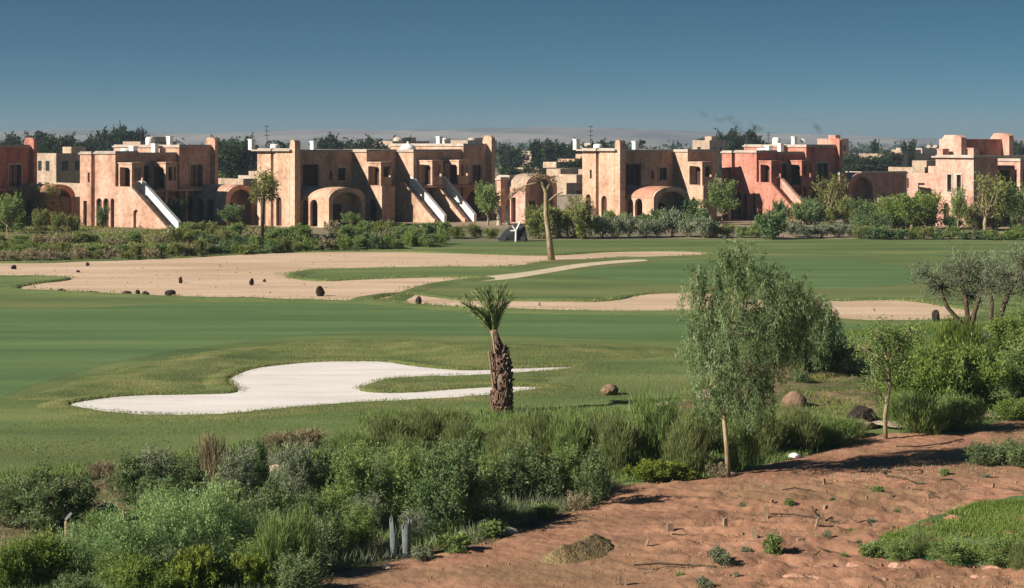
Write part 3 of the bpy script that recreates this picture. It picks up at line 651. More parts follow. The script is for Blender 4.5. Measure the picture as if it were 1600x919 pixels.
# pink house at the right edge
h = House('courtyard_house', 'rose pink house with twin slit windows at the right edge', 1462, 172, W['rose'], group=g_h)
h.vol(0, 3.2, 0, 5.2, 6.75, left=[('w', 1.65, 2.25, 3.4, 5.1), ('w', 2.95, 3.55, 3.4, 5.1), ('A', 1.1, 1.9, .1, 2.3)], over=.3)
h.vol(3.22, 14, -3, 3.0, 6.7, front=[('w', 5.4, 7.0, 3.2, 5.5), ('A', 7.8, 9.2, 3.0, 5.5), ('A', 4.2, 6.4, 0, 2.6), ('w', 10.6, 12.4, 3.2, 5.3)])
h.wall.box(5.0, 14, -6.4, -3.02, 5.6, 6.4); 
for u in (5.0, 9.2, 13.4): h.wall.box(u, u+.45, -6.38, -5.95, 0, 5.59)
h.wall.box(3.4, 14, -6.2, -3.02, 2.6, 2.8)
MB().box(3.22, 14, -7.4, -7.1, 0, 1.5).build('terrace_wall', W['tan'], h.root)
h.cap(5.0, 14, 3.0, 6.4, 6.4)
h.vol(1.8, 8.4, -1.4, 1.0, 8.6, z0=6.9, cap=0)
MB().box(2.25, 7.95, -1.03, -.99+.0, 6.95, 8.5).build('clay_panel', W['red'], h.root)
h.fin(1.5, 2.2, -.9, 2.0, 6.92, 9.0); h.fin(8.0, 8.6, -.6, 2.0, 6.92, 9.2)
h.chimney(.6, .4, 6.93, .8, .6, W['rose']); h.chimney(.6, 4.6, 6.93, .8, .7, W['rose']); h.done()
# walls
def garden_wall(label, px0, px1, D, h_, mat, t=.3):
    x0, x1 = (px0-800)/F*D, (px1-800)/F*D
    o = empty('garden_wall', label, 'wall', ((x0+x1)/2, D, 0))
    MB().box(-(x1-x0)/2, (x1-x0)/2, 0, t, 0, h_).build('wall', mat, o)
    MB().box(-(x1-x0)/2-.05, (x1-x0)/2+.05, -.05, t+.05, h_+.003, h_+.12).build('coping', M['cap'], o)
    return o
garden_wall('brown garden wall left of the peach house', 48, 128, 176, 2.6, W['tan'])
garden_wall('low rose garden wall below the sandy terraced block', 330, 402, 176, 2.0, W['rose'])
garden_wall('pale garden wall behind the bare forked tree', 850, 912, 190, 2.4, M['cap'])
garden_wall('rose garden wall behind the bright green trees', 1372, 1462, 186, 2.2, W['rose'])

# ------------------------------------------------------------------ far town
far_win = MB().box(-.5, .5, -.04, .1, -.7, .7).build('window', M['glass']); fw = far_win.data; bpy.data.objects.remove(far_win)
def town_house(label, px, D, w, d, hgt, mat, ang=45, nw=3, dome=False, nst=1):
    o = empty('town_house', label, 'house', ((px-800)/F*D, D, 0), R(ang), 'houses of the town beyond the golf villas')
    b = MB().box(0, w, -d, 0, 0, hgt)
    b.box(-.0, .25, -d, 0, hgt, hgt+.5).box(.25, w, -d, -d+.25, hgt, hgt+.5)
    b.box(w*.55, w*.9, -d*.6, -d*.2, hgt+.001, hgt+1.4)
    b.build('wall', mat, o)
    MB().box(.26, w+.1, -d+.26, .1, hgt+.002, hgt+.1).build('roof', M['cap'], o)
    if dome:
        q = MB(); r = min(w, d)*.28 if min(w, d) < 9 else 1.6; q.tube([(w/2, -d/2, hgt), (w/2, -d/2, hgt+r*.5), (w/2, -d/2, hgt+r*.85), (w/2, -d/2, hgt+r)], [r, r*.87, r*.5, .02], 12); q.build('roof_dome', M['cap'], o, smooth=True)
    for s_ in range(nst):
        for i in range(nw):
            x = link('window', fw, o); x.location = (w*(i+.7)/(nw+.4), -d, hgt*(s_+.58)/nst)
        for i in range(max(1, nw-1)):
            x = link('window', fw, o); x.location = (0, -d*(i+.7)/(nw-.2), hgt*(s_+.58)/nst); x.rotation_euler = (0, 0, -R(90))
    return o
tw = [
 ('long tan town house behind the bare forked tree', 790, 300, 14, 8, 3.4, W['tan'], 3, 0, 1),
 ('brown flat-roofed town house just right of the fin wall', 806, 250, 9, 7, 3.0, W['tan'], 3, 0, 1),
 ('dusty town house straight behind the vaulted arch', 830, 215, 8, 6, 2.8, W['tan'], 2, 0, 1),
 ('small square tan town house above the garden wall', 866, 232, 7, 6, 3.2, W['tan'], 2, 0, 1),
 ('peach town house half hidden by the sandy tower', 872, 330, 7, 5, 4.6, W['peach'], 2, 0, 1),
 ('wide tan town house nearest the sandy tower', 850, 270, 12, 6, 2.6, W['tan'], 3, 0, 1),
 ('small brown town house low behind the pale garden wall', 838, 240, 6, 6, 2.4, W['sandy'], 2, 0, 1),
 ('grey two-storey town house between the dark red and peach houses', 54, 250, 7, 6, 6.2, W['tan'], 3, 0, 2),
 ('low dusty town house left of the peach tower', 84, 205, 9, 6, 3.0, W['tan'], 2, 0, 1),
 ('low tan town house right of the peach house', 338, 230, 8, 6, 3.0, W['tan'], 2, 0, 1),
 ('small pale town house in front of the trees right of the peach house', 372, 250, 6, 5, 3.0, M['cap'], 2, 0, 1),
 ('tan town house above the rose garden wall', 1388, 250, 8, 6, 4.2, W['tan'], 3, 0, 1),
 ('small rose town house partly hidden left of the pink house', 1420, 235, 6, 5, 3.6, W['rose'], 2, 0, 1),
 ('rose town house low beside the pink house', 1436, 200, 7, 5, 2.8, W['rose'], 2, 0, 1),
 ('long tan town house on the plain right of the red house', 1340, 420, 22, 9, 5.0, W['tan'], 4, 0, 1),
 ('pale block seen on the plain left of the pink house', 1400, 520, 26, 9, 6.0, M['cap'], 5, 0, 1),
 ('tall rose tower block rising behind the red house roof', 1277, 420, 6, 5, 8.6, W['rose'], 2, 0, 2),
 ('distant tan block above the sandy corner house roof', 1082, 400, 6, 5, 8.2, W['tan'], 2, 0, 2),
 ('distant brown pavilion roof over the sandy terraced block', 575, 420, 12, 9, 8.0, W['tan'], 3, 1, 2),
 ('pale block peeping over the peach house roof', 192, 330, 8, 6, 7.9, W['tan'], 2, 0, 2),
 ('distant tan domed block above the white staircases', 700, 600, 14, 10, 8.4, W['tan'], 3, 1, 2),
 ('far brown town block right of the second fin wall', 815, 430, 14, 9, 5.6, W['tan'], 3, 0, 2),
 ('far pale town block left of the sandy tower', 880, 480, 12, 8, 6.6, M['cap'], 3, 0, 2)]
for lb, px, D, w, d, hh, m, nw, dm, ns in tw: town_house(lb, px, D, w, d, hh, m if m in list(W.values()) else m, 45, nw, bool(dm), ns)
# ------------------------------------------------------------------ plant prototypes (unit sizes in metres)
B = M['bark']; DB = M['dbark']
PR = {
 'dark':  Plant('shrub', L['dark'], DB, (.8, 1.7), 170, 38, .10, .026, lumps=6, spread=.2, seed=11, low=.3, up=.5),
 'dark2': Plant('shrub', L['dark'], DB, (.7, 1.9), 170, 38, .11, .026, lumps=7, spread=.17, seed=12, low=.3, up=.7),
 'deep':  Plant('shrub', L['deep'], DB, (.8, 1.8), 165, 40, .10, .03, lumps=6, spread=.2, seed=13, low=.3, up=.4),
 'mid':   Plant('shrub', L['mid'], DB, (.8, 1.8), 165, 40, .10, .026, lumps=6, spread=.2, seed=14, low=.3, up=.5),
 'soft':  Plant('shrub', L['soft'], B, (1.0, 1.4), 200, 52, .07, .018, lumps=7, spread=.22, seed=15, low=.25, up=.6),
 'grey':  Plant('shrub', L['grey'], B, (.8, 1.6), 150, 38, .11, .022, lumps=6, spread=.18, seed=16, low=.3, up=.8),
 'broom': Plant('broom_shrub', L['wisp'], B, (.9, 1.5), 190, 46, .24, .016, style='broom', lumps=6, spread=.26, seed=17, low=.2, stems=14),
 'broomo':Plant('broom_shrub', L['mid'], B, (.9, 1.4), 180, 46, .24, .016, style='broom', lumps=6, spread=.26, seed=18, low=.2, stems=14),
 'broomf':Plant('broom_shrub', L['wispf'], B, (1.0, 1.3), 190, 46, .22, .018, style='broom', lumps=7, spread=.26, seed=27, low=.2, stems=12),
 'drygr': Plant('dry_shrub', L['dry'], B, (.7, 1.2), 90, 34, .28, .02, style='broom', lumps=4, spread=.24, seed=19, low=.15, stems=14),
 'dryb':  Plant('dry_shrub', L['dry'], B, (.7, .9), 70, 26, .06, .02, lumps=5, spread=.2, seed=20, low=.3, stems=26, sr=.012),
 'lime':  Plant('shrub', L['lime'], B, (.9, .9), 130, 40, .09, .045, lumps=6, spread=.2, seed=21, low=.2, up=.5),
 'fresh': Plant('shrub', L['fresh'], B, (1.0, 1.2), 190, 50, .09, .03, lumps=7, spread=.2, seed=22, low=.25, up=.5),
 'small': Plant('small_plant', L['mid'], B, (.4, .5), 50, 26, .08, .03, lumps=4, spread=.2, seed=23, low=.2, up=.8, stems=5, sr=.006),
 'herb':  Plant('small_plant', L['grey'], B, (.4, .5), 50, 26, .07, .02, lumps=4, spread=.2, seed=24, low=.2, up=.8, stems=5, sr=.006),
 # further off: bigger leaf clumps
 'hedge': Plant('shrub', L['mid'], DB, (1.3, 1.5), 90, 30, .16, .08, lumps=7, spread=.22, seed=31, low=.3, stems=5, sr=.03),
 'hedge2':Plant('shrub', L['deep'], DB, (1.1, 1.6), 90, 30, .17, .08, lumps=6, spread=.2, seed=32, low=.3, stems=5, sr=.03),
 'hsil':  Plant('silvery_shrub', L['silver'], B, (1.4, 1.6), 90, 32, .22, .06, lumps=7, spread=.2, seed=33, low=.3, up=.7, stems=6, sr=.03),
 'holi':  Plant('shrub', L['olive'], B, (1.3, 1.6), 90, 30, .18, .06, lumps=6, spread=.22, seed=34, low=.3, up=.4, stems=7, sr=.03),
 'hfre':  Plant('shrub', L['fresh'], B, (1.3, 1.5), 90, 30, .17, .08, lumps=6, spread=.22, seed=35, low=.3, stems=5, sr=.03),
 'hdry':  Plant('dry_shrub', L['dry'], B, (1.2, 1.0), 60, 22, .16, .05, lumps=6, spread=.22, seed=36, low=.2, stems=8, sr=.02),
 'tree':  Plant('leafy_tree', L['mid'], B, (1.6, 4.2), 110, 34, .2, .1, lumps=7, spread=.2, seed=41, trunk=1.2, sr=.04, stems=14),
 'treeb': Plant('leafy_tree', L['fresh'], B, (2.0, 4.0), 120, 36, .2, .1, lumps=8, spread=.2, seed=42, trunk=.9, sr=.04, stems=14),
 'treed': Plant('leafy_tree', L['deep'], DB, (1.5, 3.6), 120, 34, .2, .1, lumps=7, spread=.18, seed=43, trunk=.7, sr=.04, stems=14),
 'treeo': Plant('thin_tree', L['olive'], B, (1.7, 4.6), 80, 18, .2, .07, lumps=7, spread=.2, seed=44, trunk=1.3, sr=.045, stems=26),
 'fcon':  Plant('cypress_tree', L['cyp'], DB, (1.6, 10), 170, 26, .6, .3, lumps=9, spread=.2, seed=51, low=.1, trunk=1.0, sr=.08, stems=6),
 'fbro':  Plant('broad_tree', L['cyp'], DB, (3.6, 9), 190, 28, .6, .32, lumps=9, spread=.2, seed=52, trunk=2.0, sr=.1, stems=6),
 'fdom':  Plant('broad_tree', L['cyp'], DB, (4.4, 8), 210, 30, .6, .32, lumps=8, spread=.2, seed=53, trunk=1.0, sr=.1, stems=6),
}
def row(lst, group=None):
    for kind, px, py, hpx, wpx, label in lst:
        p = PR[kind]; p.place(px, py, hpx, label, 'tree' if 'tree' in p.name else ('plant' if 'plant' in p.name else 'shrub'), group, wpx=wpx)
fg = 'shrubs of the foreground planting bed'
row([
 ('dark', 14, 826, 96, 96, 'dark shrub cut by the left edge, halfway up the foreground bed'),
 ('dark2', 64, 830, 104, 96, 'dark shrub second in from the left edge of the bed'),
 ('dark', 116, 822, 92, 92, 'dark shrub left of the stone pile, beside the pale post'),
 ('dark2', 205, 790, 92, 84, 'dark grey-green shrub just right of the stone pile'),
 ('grey', 252, 778, 82, 86, 'grey-green shrub next to the dark one right of the stone pile'),
 ('dark', 300, 780, 92, 86, 'dark shrub left of the dry tan tuft'),
 ('drygr', 338, 784, 96, 54, 'dry tan tuft among dark shrubs at left'),
 ('grey', 376, 796, 96, 80, 'grey-green shrub left of the gap with pale stones'),
 ('deep', 402, 772, 80, 46, 'narrow dark green shrub at the left rim of the stone gap'),
 ('grey', 468, 812, 116, 76, 'tall grey-green shrub right of the gap with pale stones'),
 ('dark2', 508, 806, 104, 78, 'dark shrub behind the grey-green one right of the stone gap'),
 ('mid', 548, 824, 126, 92, 'tall mid-green shrub left of the pale plant guard'),
 ('dark', 588, 800, 108, 90, 'dark shrub behind and above the pale plant guard'),
 ('mid', 640, 822, 134, 96, 'tall mid-green shrub rising behind the pale plant guard'),
 ('deep', 690, 836, 142, 96, 'tall deep green shrub right of the pale plant guard'),
 ('dark2', 738, 826, 120, 80, 'dark shrub in the middle of the bed beside low stones'),
 ('dark', 790, 788, 92, 70, 'dark shrub left of the small gap with tan earth'),
 ('dark2', 836, 786, 102, 78, 'dark shrub right below the foot of the palm'),
 ('mid', 872, 782, 88, 60, 'mid-green shrub between two dark ones near the earth track'),
 ('dark2', 926, 794, 104, 52, 'narrow dark upright shrub at the end of the bed by the earth track'),
 ('dark', 500, 880, 90, 96, 'dark shrub at the bottom left of the earth track'),
 ('mid', 560, 866, 76, 80, 'mid-green shrub below left of the pale plant guard'),
 ('olive' if 'olive' in PR else 'broomo', 448, 905, 110, 104, 'olive shrub between the bright bottom shrubs and the earth track'),
 ('dark2', 420, 846, 104, 70, 'dark shrub under the gap with pale stones'),
 ('soft', 216, 905, 118, 150, 'soft bluish green shrub at bottom left behind the lime tuft'),
 ('soft', 310, 886, 124, 150, 'largest soft bluish green shrub at bottom left'),
 ('soft', 392, 880, 92, 110, 'soft bluish green shrub at the right end of the bottom left mass'),
 ('soft', 262, 830, 70, 100, 'soft green shrub behind the bottom left mass'),
 ('fresh', 60, 915, 84, 130, 'fresh green shrub in the bottom left corner'),
 ('soft', 132, 905, 80, 110, 'soft green shrub in front of the pale post'),
 ('fresh', 10, 925, 72, 90, 'fresh green shrub at the very bottom left edge'),
 ('lime', 306, 935, 76, 120, 'lime green tuft at the bottom edge, left'),
 ('lime', 392, 930, 62, 90, 'lime green tuft at the bottom edge, second'),
 ('fresh', 220, 940, 66, 120, 'fresh green shrub at the bottom edge below the soft shrubs'),
 ('dark', 470, 935, 80, 100, 'dark shrub at the bottom edge left of the earth track'),
 ('dark', 120, 945, 60, 80, 'dark shrub at the bottom edge near the left corner'),
 ('mid', 170, 856, 60, 90, 'mid-green shrub below the stone pile'),
 ('mid', 30, 800, 44, 90, 'mid-green shrub behind the dark ones at the left edge'),
 ('deep', 240, 812, 70, 84, 'deep green shrub in front of the grey-green one at left'),
 ('mid', 340, 818, 70, 84, 'mid-green shrub below the dry tan tuft'),
 ('deep', 470, 850, 80, 84, 'deep green shrub under the tall grey-green one'),
 ('mid', 520, 842, 84, 84, 'mid-green shrub in front, two left of the plant guard'),
 ('grey', 575, 842, 70, 70, 'grey-green shrub directly left of the plant guard'),
 ('mid', 612, 782, 90, 90, 'mid-green shrub in the back of the bed behind the guard'),
 ('mid', 668, 772, 86, 90, 'mid-green shrub at the back of the bed, above the tall deep one'),
 ('deep', 720, 770, 80, 84, 'deep green shrub at the back of the bed under the palm'),
 ('mid', 765, 790, 80, 70, 'mid-green shrub at the left of the small tan gap'),
 ('deep', 895, 772, 70, 60, 'deep green shrub behind the narrow upright one'),
 ('mid', 500, 760, 60, 80, 'mid-green shrub at the back of the bed, left centre'),
 ('mid', 560, 756, 64, 80, 'mid-green shrub at the back of the bed, centre'),
 ('mid', 280, 745, 44, 80, 'mid-green shrub at the very back of the bed on the left'),
 ('mid', 210, 748, 42, 70, 'mid-green shrub at the back behind the dark grey-green one'),
 ('mid', 350, 738, 46, 70, 'mid-green shrub at the back beside the dry tuft'),
 ('grey', 650, 850, 56, 60, 'grey-green shrub immediately right of the plant guard'),
 ('mid', 400, 905, 70, 90, 'mid-green shrub among the soft ones at the bottom'),
 ('deep', 345, 925, 60, 90, 'deep green shrub between the lime tufts'),
 ('mid', 180, 920, 60, 90, 'mid-green shrub in front of the soft ones near the corner'),
 ('small', 770, 842, 26, 60, 'small green plant on the edge of the earth track below the dark shrubs'),
 ('small', 712, 868, 30, 66, 'small green plant beside the pale plant guard'),
 ('herb', 660, 880, 22, 50, 'small grey plant in front of the pale plant guard'),
 ('small', 850, 810, 22, 56, 'small green plant under the narrow shrubs by the track'),
 ('dryb', 900, 800, 34, 70, 'dry twiggy shrub below the narrow dark shrub'),
 ('dryb', 176, 770, 44, 54, 'dry twiggy shrub over the stone pile at left'),
], fg)
row([
 ('broom', 606, 712, 70, 90, 'wispy green broom shrub furthest left behind the dark shrubs'),
 ('broom', 664, 706, 72, 86, 'wispy green broom shrub left of the palm'),
 ('broom', 724, 712, 66, 84, 'wispy green broom shrub at the left foot of the palm'),
 ('broomo', 560, 720, 52, 80, 'low dark green broom shrub left end of the wispy band'),
 ('broom', 784, 724, 70, 84, 'wispy green broom shrub in front of the palm trunk'),
 ('broom', 846, 732, 86, 92, 'wispy green broom shrub right of the palm trunk'),
 ('broomo', 902, 736, 92, 90, 'darker green broom shrub behind the narrow dark shrub'),
 ('broom', 962, 742, 96, 92, 'wispy green broom shrub above the lime shrub'),
 ('broomo', 1020, 736, 96, 92, 'darker green broom shrub left of the slender trunk of the feathery tree'),
 ('broom', 1076, 742, 98, 92, 'wispy broom shrub touching the slender trunk from the left'),
 ('broomo', 1160, 738, 92, 66, 'darker green broom shrub right behind the slender trunk'),
 ('broom', 1196, 712, 72, 90, 'wispy green broom shrub left of the brown boulder'),
 ('broom', 1250, 706, 60, 86, 'wispy green broom shrub in front of the brown boulder'),
 ('broomo', 1300, 698, 54, 76, 'darker green broom shrub left of the dark hollow'),
 ('broom', 640, 742, 60, 90, 'wispy green shrub between the dark row and the broom band, left'),
 ('broom', 800, 750, 62, 90, 'wispy green shrub between the dark row and the broom band, right'),
 ('broom', 636, 690, 46, 92, 'wispy grass-green broom between the two leftmost broom shrubs'),
 ('broom', 700, 690, 44, 92, 'wispy grass-green broom left behind the palm foot'),
 ('broom', 812, 700, 52, 92, 'wispy grass-green broom just right behind the palm foot'),
 ('broom', 868, 704, 58, 92, 'wispy grass-green broom on the lawn edge, third right of the palm'),
 ('broom', 926, 706, 60, 92, 'wispy grass-green broom on the lawn edge, fourth right of the palm'),
 ('broom', 984, 706, 62, 92, 'wispy grass-green broom on the lawn edge, fifth right of the palm'),
 ('broom', 1044, 708, 62, 92, 'wispy grass-green broom on the lawn edge left of the feathery tree'),
 ('broom', 1096, 706, 60, 92, 'wispy grass-green broom on the lawn edge under the feathery crown'),
 ('broom', 1150, 700, 56, 92, 'wispy grass-green broom on the lawn edge behind the slender trunk'),
 ('broom', 1210, 690, 44, 92, 'wispy grass-green broom before the tan mound, left'),
 ('broom', 1272, 686, 42, 92, 'wispy grass-green broom before the tan mound, middle'),
 ('broom', 1326, 684, 36, 92, 'wispy grass-green broom before the dark hollow'),
 ('lime', 1016, 752, 34, 88, 'bright lime low shrub on the edge of the earth track'),
 ('lime', 1060, 750, 26, 60, 'small lime low shrub right of the larger lime one'),
 ('dryb', 1120, 748, 24, 50, 'dry twigs at the foot of the feathery tree'),
 ('drygr', 470, 702, 26, 80, 'low tan grass clump on the lawn edge'),
 ('drygr', 430, 700, 22, 60, 'low tan grass clump left of the one on the lawn edge'),
 ('drygr', 156, 748, 26, 60, 'low tan grass clump behind the stone pile'),
], 'wispy shrubs between lawn and planting bed')
# right-hand thicket
row([
 ('deep', 1262, 575, 90, 110, 'deep green shrub under the dark drooping tree'),
 ('fresh', 1450, 640, 96, 120, 'bright green shrub behind the bare-stemmed sapling'),
 ('fresh', 1530, 634, 92, 120, 'bright green shrub in the middle of the right thicket'),
 ('mid', 1600, 624, 100, 120, 'bright green shrub at the right edge of the thicket'),
 ('mid', 1400, 612, 92, 96, 'mid-green shrub behind the right sapling crown'),
 ('broomf', 1490, 585, 70, 120, 'bright green shrub below the grey tree'),
 ('fresh', 1572, 562, 70, 90, 'mid-green shrub right behind the grey tree'),
 ('mid', 1612, 552, 78, 90, 'tall fresh shrub cut by the right edge under the grey crown'),
 ('broomo', 1430, 680, 54, 100, 'darker green broom shrub at the front of the right thicket'),
 ('broomo', 1490, 674, 52, 100, 'darker green broom shrub front of the thicket, further right'),
 ('fresh', 1580, 660, 36, 70, 'low fresh green shrub beside the upper strip of red earth'),
 ('lime', 1606, 654, 30, 60, 'low lime shrub at the right edge above the red earth'),
 ('grey', 1512, 570, 52, 80, 'bluish grey shrub under the stems of the grey tree'),
 ('dark', 1540, 730, 50, 76, 'low dark shrub on the red earth at right'),
 ('dark', 1592, 734, 52, 70, 'low dark shrub at the right edge on the red earth'),
 ('grey', 1325, 588, 56, 60, 'silvery dry shrub beside the dark drooping tree'),
 ('dryb', 1225, 600, 30, 60, 'dry shrub behind the brown boulder'),
 ('dark', 1252, 604, 30, 40, 'small dark shrub behind the boulder'),
 ('holi', 1290, 584, 34, 60, 'low olive shrub on the tan mound'),
 ('small', 1362, 876, 26, 50, 'small green plant first on the edge of the lawn patch'),
 ('mid', 1404, 880, 38, 70, 'green plant on the near rim of the lawn patch, second'),
 ('mid', 1480, 884, 48, 76, 'green plant on the near rim of the lawn patch, third'),
 ('broom', 1440, 870, 42, 60, 'wispy tuft on the lawn patch'),
 ('mid', 1560, 892, 62, 80, 'green plant on the near rim of the lawn patch, fourth'),
 ('broom', 1600, 900, 60, 70, 'wispy green plant at the right edge of the lawn patch'),
 ('small', 1206, 872, 36, 42, 'small upright green plant among the wooden pegs'),
 ('herb', 1130, 888, 30, 50, 'small pale plant in its watering hollow'),
 ('herb', 1105, 925, 22, 40, 'tiny pale plant at the bottom edge'),
], 'shrubs of the right-hand thicket')

# feathery tree and its neighbours
pix_tree('pepper_tree', 'tall feathery olive-green tree with a slender pale trunk beside the earth track', 'tree', 1138, 748,
  [([(1138,748),(1136,700),(1130,640),(1131,580),(1140,520),(1150,450),(1160,400)], [4.6,4,3.4,3,2.6,2,1]),
   ([(1131,580),(1110,530),(1100,480)], [2.2,1.8,1]), ([(1140,520),(1180,480),(1215,450)], [2.2,1.6,1])],
  [(1150,420,44,46),(1105,470,40,50),(1185,440,46,52),(1225,455,40,48),(1140,500,52,60),(1195,520,46,62),(1110,560,40,58),(1160,590,44,54),(1150,380,30,24),(1250,500,40,48),(1190,600,26,38),(1100,610,26,26),(1125,400,24,24),(1120,520,40,60),(1220,500,30,50),(1090,430,28,34),(1255,440,30,26),(1085,530,22,44),(1150,600,40,44),(1280,480,26,24)],
  L['pepper'], B, 900, 62, .105, .018, 'weep', seed=5, spread=.15, hang=.7, twig=.012)
pix_tree('weeping_tree', 'dark green drooping tree close behind the feathery one', 'tree', 1262, 590,
  [([(1262,590),(1262,560),(1258,520),(1255,480)], [5,4.4,3.6,2])],
  [(1262,480,42,34),(1232,500,34,40),(1290,505,32,36),(1262,530,46,34),(1305,530,20,34),(1220,545,26,28),(1205,515,34,50)],
  L['deep'], DB, 380, 60, .11, .026, 'weep', seed=6, spread=.15, hang=.6, twig=.016)
pix_tree('sapling', 'thin sapling with a bare pale stem in front of the right thicket', 'tree', 1384, 690,
  [([(1384,690),(1383,650),(1390,600),(1388,570),(1380,540),(1372,515)], [3.6,3.2,3,2.6,2,1]), ([(1390,600),(1375,575),(1360,545)], [2,1.6,1]), ([(1388,570),(1405,540),(1420,512)], [2.2,1.8,1])],
  [(1372,525,30,26),(1408,530,30,26),(1350,545,22,24),(1388,560,36,26),(1425,520,18,18),(1362,585,22,24)],
  L['mid'], B, 130, 34, .1, .03, 'bush', seed=8, spread=.2, twig=.01, up=-.3)
pix_tree('multi_stem_tree', 'grey-crowned tree with several dark stems at the right', 'tree', 1508, 534,
  [([(1508,534),(1502,505),(1480,480),(1468,450)], [5,4,3,2]), ([(1510,534),(1512,495),(1508,460),(1500,430)], [5,4,3,2]), ([(1514,534),(1522,490),(1534,450)], [5,4,3])],
  [(1475,450,34,24),(1500,420,34,26),(1530,440,34,28),(1450,430,24,18),(1545,415,28,22),(1520,465,22,18)],
  L['grey'], DB, 190, 40, .15, .028, 'bush', seed=9, spread=.24, twig=.02, up=1.2)
pix_tree('multi_stem_tree', 'grey-crowned tree cut by the right edge of the photo', 'tree', 1556, 546,
  [([(1556,546),(1560,500),(1575,460),(1590,430)], [6,5,4,3]), ([(1556,546),(1548,505),(1550,470)], [5,4,3])],
  [(1575,430,36,28),(1600,410,36,30),(1550,450,26,22),(1605,450,34,28),(1630,425,36,34)],
  L['grey'], DB, 170, 40, .15, .028, 'bush', seed=10, spread=.24, twig=.02, up=1.2)
pix_tree('forked_tree', 'bare-topped tree with a pale forked trunk beyond the sand', 'tree', 862, 407,
  [([(862,407),(858,370),(853,335),(853,300),(846,285),(832,272)], [6,4.4,3.6,3.2,2.6,1.4]), ([(853,300),(860,284),(866,276)], [2.4,1.6,.8]), ([(846,285),(820,290),(806,300)], [2.2,1.5,.8]), ([(850,320),(868,305),(880,300)], [1.8,1.2,.7])],
  [(838,276,16,6),(812,296,12,6),(862,282,10,6),(800,306,7,7)],
  L['dry'], B, 40, 20, .14, .05, 'bush', seed=12, spread=.25, twig=.03)
pix_tree('slender_palm', 'slender young palm in front of the sandy terraced block', 'palm', 409, 384,
  [([(409,384),(410,340),(412,300),(414,284)], [3.4,3,2.6,2])],
  [(412,284,14,14),(404,300,9,14),(422,298,9,16)],
  L['olive'], DB, 60, 26, .42, .07, 'bush', seed=13, spread=.3, twig=.02)
# the bound date palm
def date_palm():
    px, py = 783, 645; k = ppm(py); x, y, _ = gp(px, py); r = np.random.default_rng(4)
    root = empty('date_palm', 'young date palm with a thick brown trunk and upright bound fronds', 'palm', (x, y, 0))
    W3 = lambda a, b, d=0: Vector(((a-px)/k, d, (py-b)/k))
    b = MB()
    prof = [(784,648,15.5),(783,625,16),(785,600,15.5),(784,575,14.5),(782,555,12.5),(779,543,9),(775,530,6.5),(771,515,5.5)]
    b.tube([W3(p[0], p[1]) for p in prof], [p[2]/k for p in prof], 18)
    b.build('trunk', M['palmb'], root, smooth=True)
    c = MB(); z = 0
    for i in range(330):
        t = i/330; q = t*(len(prof)-3); j = int(q); f = q-j
        cx = prof[j][0]*(1-f)+prof[j+1][0]*f; cy = prof[j][1]*(1-f)+prof[j+1][1]*f; rad = (prof[j][2]*(1-f)+prof[j+1][2]*f)/k
        a = i*2.399963+r.normal()*.5; ctr = W3(cx, cy); o = Vector((math.cos(a), math.sin(a), 0))
        p0 = ctr+o*rad*.95+Vector((0,0,r.normal()*.06-.04)); ln = .05+.13*r.random()**1.5
        c.tube([p0, p0+o*.035+Vector((0,0,ln*.55)), p0+o*(.03+.06*r.random())+Vector((r.normal()*.02,0,ln))], [.04*r.uniform(.5,1.2), .03*r.uniform(.5,1.4), .014], 4)
    c.build('leaf_base', M['palmb'], root)
    s = MB()
    for p0, p1 in (((764,548),(771,604)), ((770,520),(773,548))):
        s.tube([W3(*p0, -.22), W3(*p1, -.3)], .035, 5)
    s.build('husk', M['wood'], root)
    tips = [(722,466),(716,478),(733,452),(745,444),(756,446),(768,440),(780,444),(792,440),(800,452),(806,462),(726,500),(735,512),(742,478),(760,462),(786,470),(797,480),(750,500),(728,488),(718,458)]
    tips = tips[:10] + tips[16:] + [(740,450),(762,444),(750,456),(784,452),(732,484),(794,468)]
    for i, (tx, ty) in enumerate(tips):
        d = r.uniform(-.7, .7); a = W3(771, 522, 0); e = W3(tx, ty, d); mid = (a+e)/2 + Vector(((e.x-a.x)*-.16+r.normal()*.1, 0, .18+r.normal()*.08))
        pts = []
        for t in np.linspace(0, 1, 9): pts.append(a*(1-t)**2 + mid*2*t*(1-t) + e*t*t)
        f = MB(); f.tube(pts, [.034, .03, .026, .022, .018, .014, .010, .007, .004], 4)
        for j in range(1, 9):
            for u in np.linspace(0, 1, 5)[:-1]:
                if j == 8 and u > 0: break
                p = pts[j-1]*(1-u)+pts[j]*u; ax = (pts[j]-pts[j-1]).normalized(); sd = ax.cross(Vector((r.normal()*.5, 1, r.normal()*.3))).normalized()
                for sg in (-1, 1):
                    ln = .36*(1-.45*(j/8))*r.uniform(.6, 1.3); tip = p + (ax*.85 + sd*sg*.5 + Vector((0, sg*.2, 0))).normalized()*ln
                    n_ = ax.cross(sd)*.02; m_ = (p+tip)/2
                    f.add([p, m_+n_+sd*.008, tip, m_-n_-sd*.008], [(0, 1, 2, 3)])
        f.build('frond', M['frond'], root)
M['frond'] = noise_mat('palm_frond', [(.3,(.10,.14,.05)),(.5,(.19,.235,.09)),(.75,(.31,.35,.16))], 3, fine=.3, fscale=14, rough=.6)
date_palm()

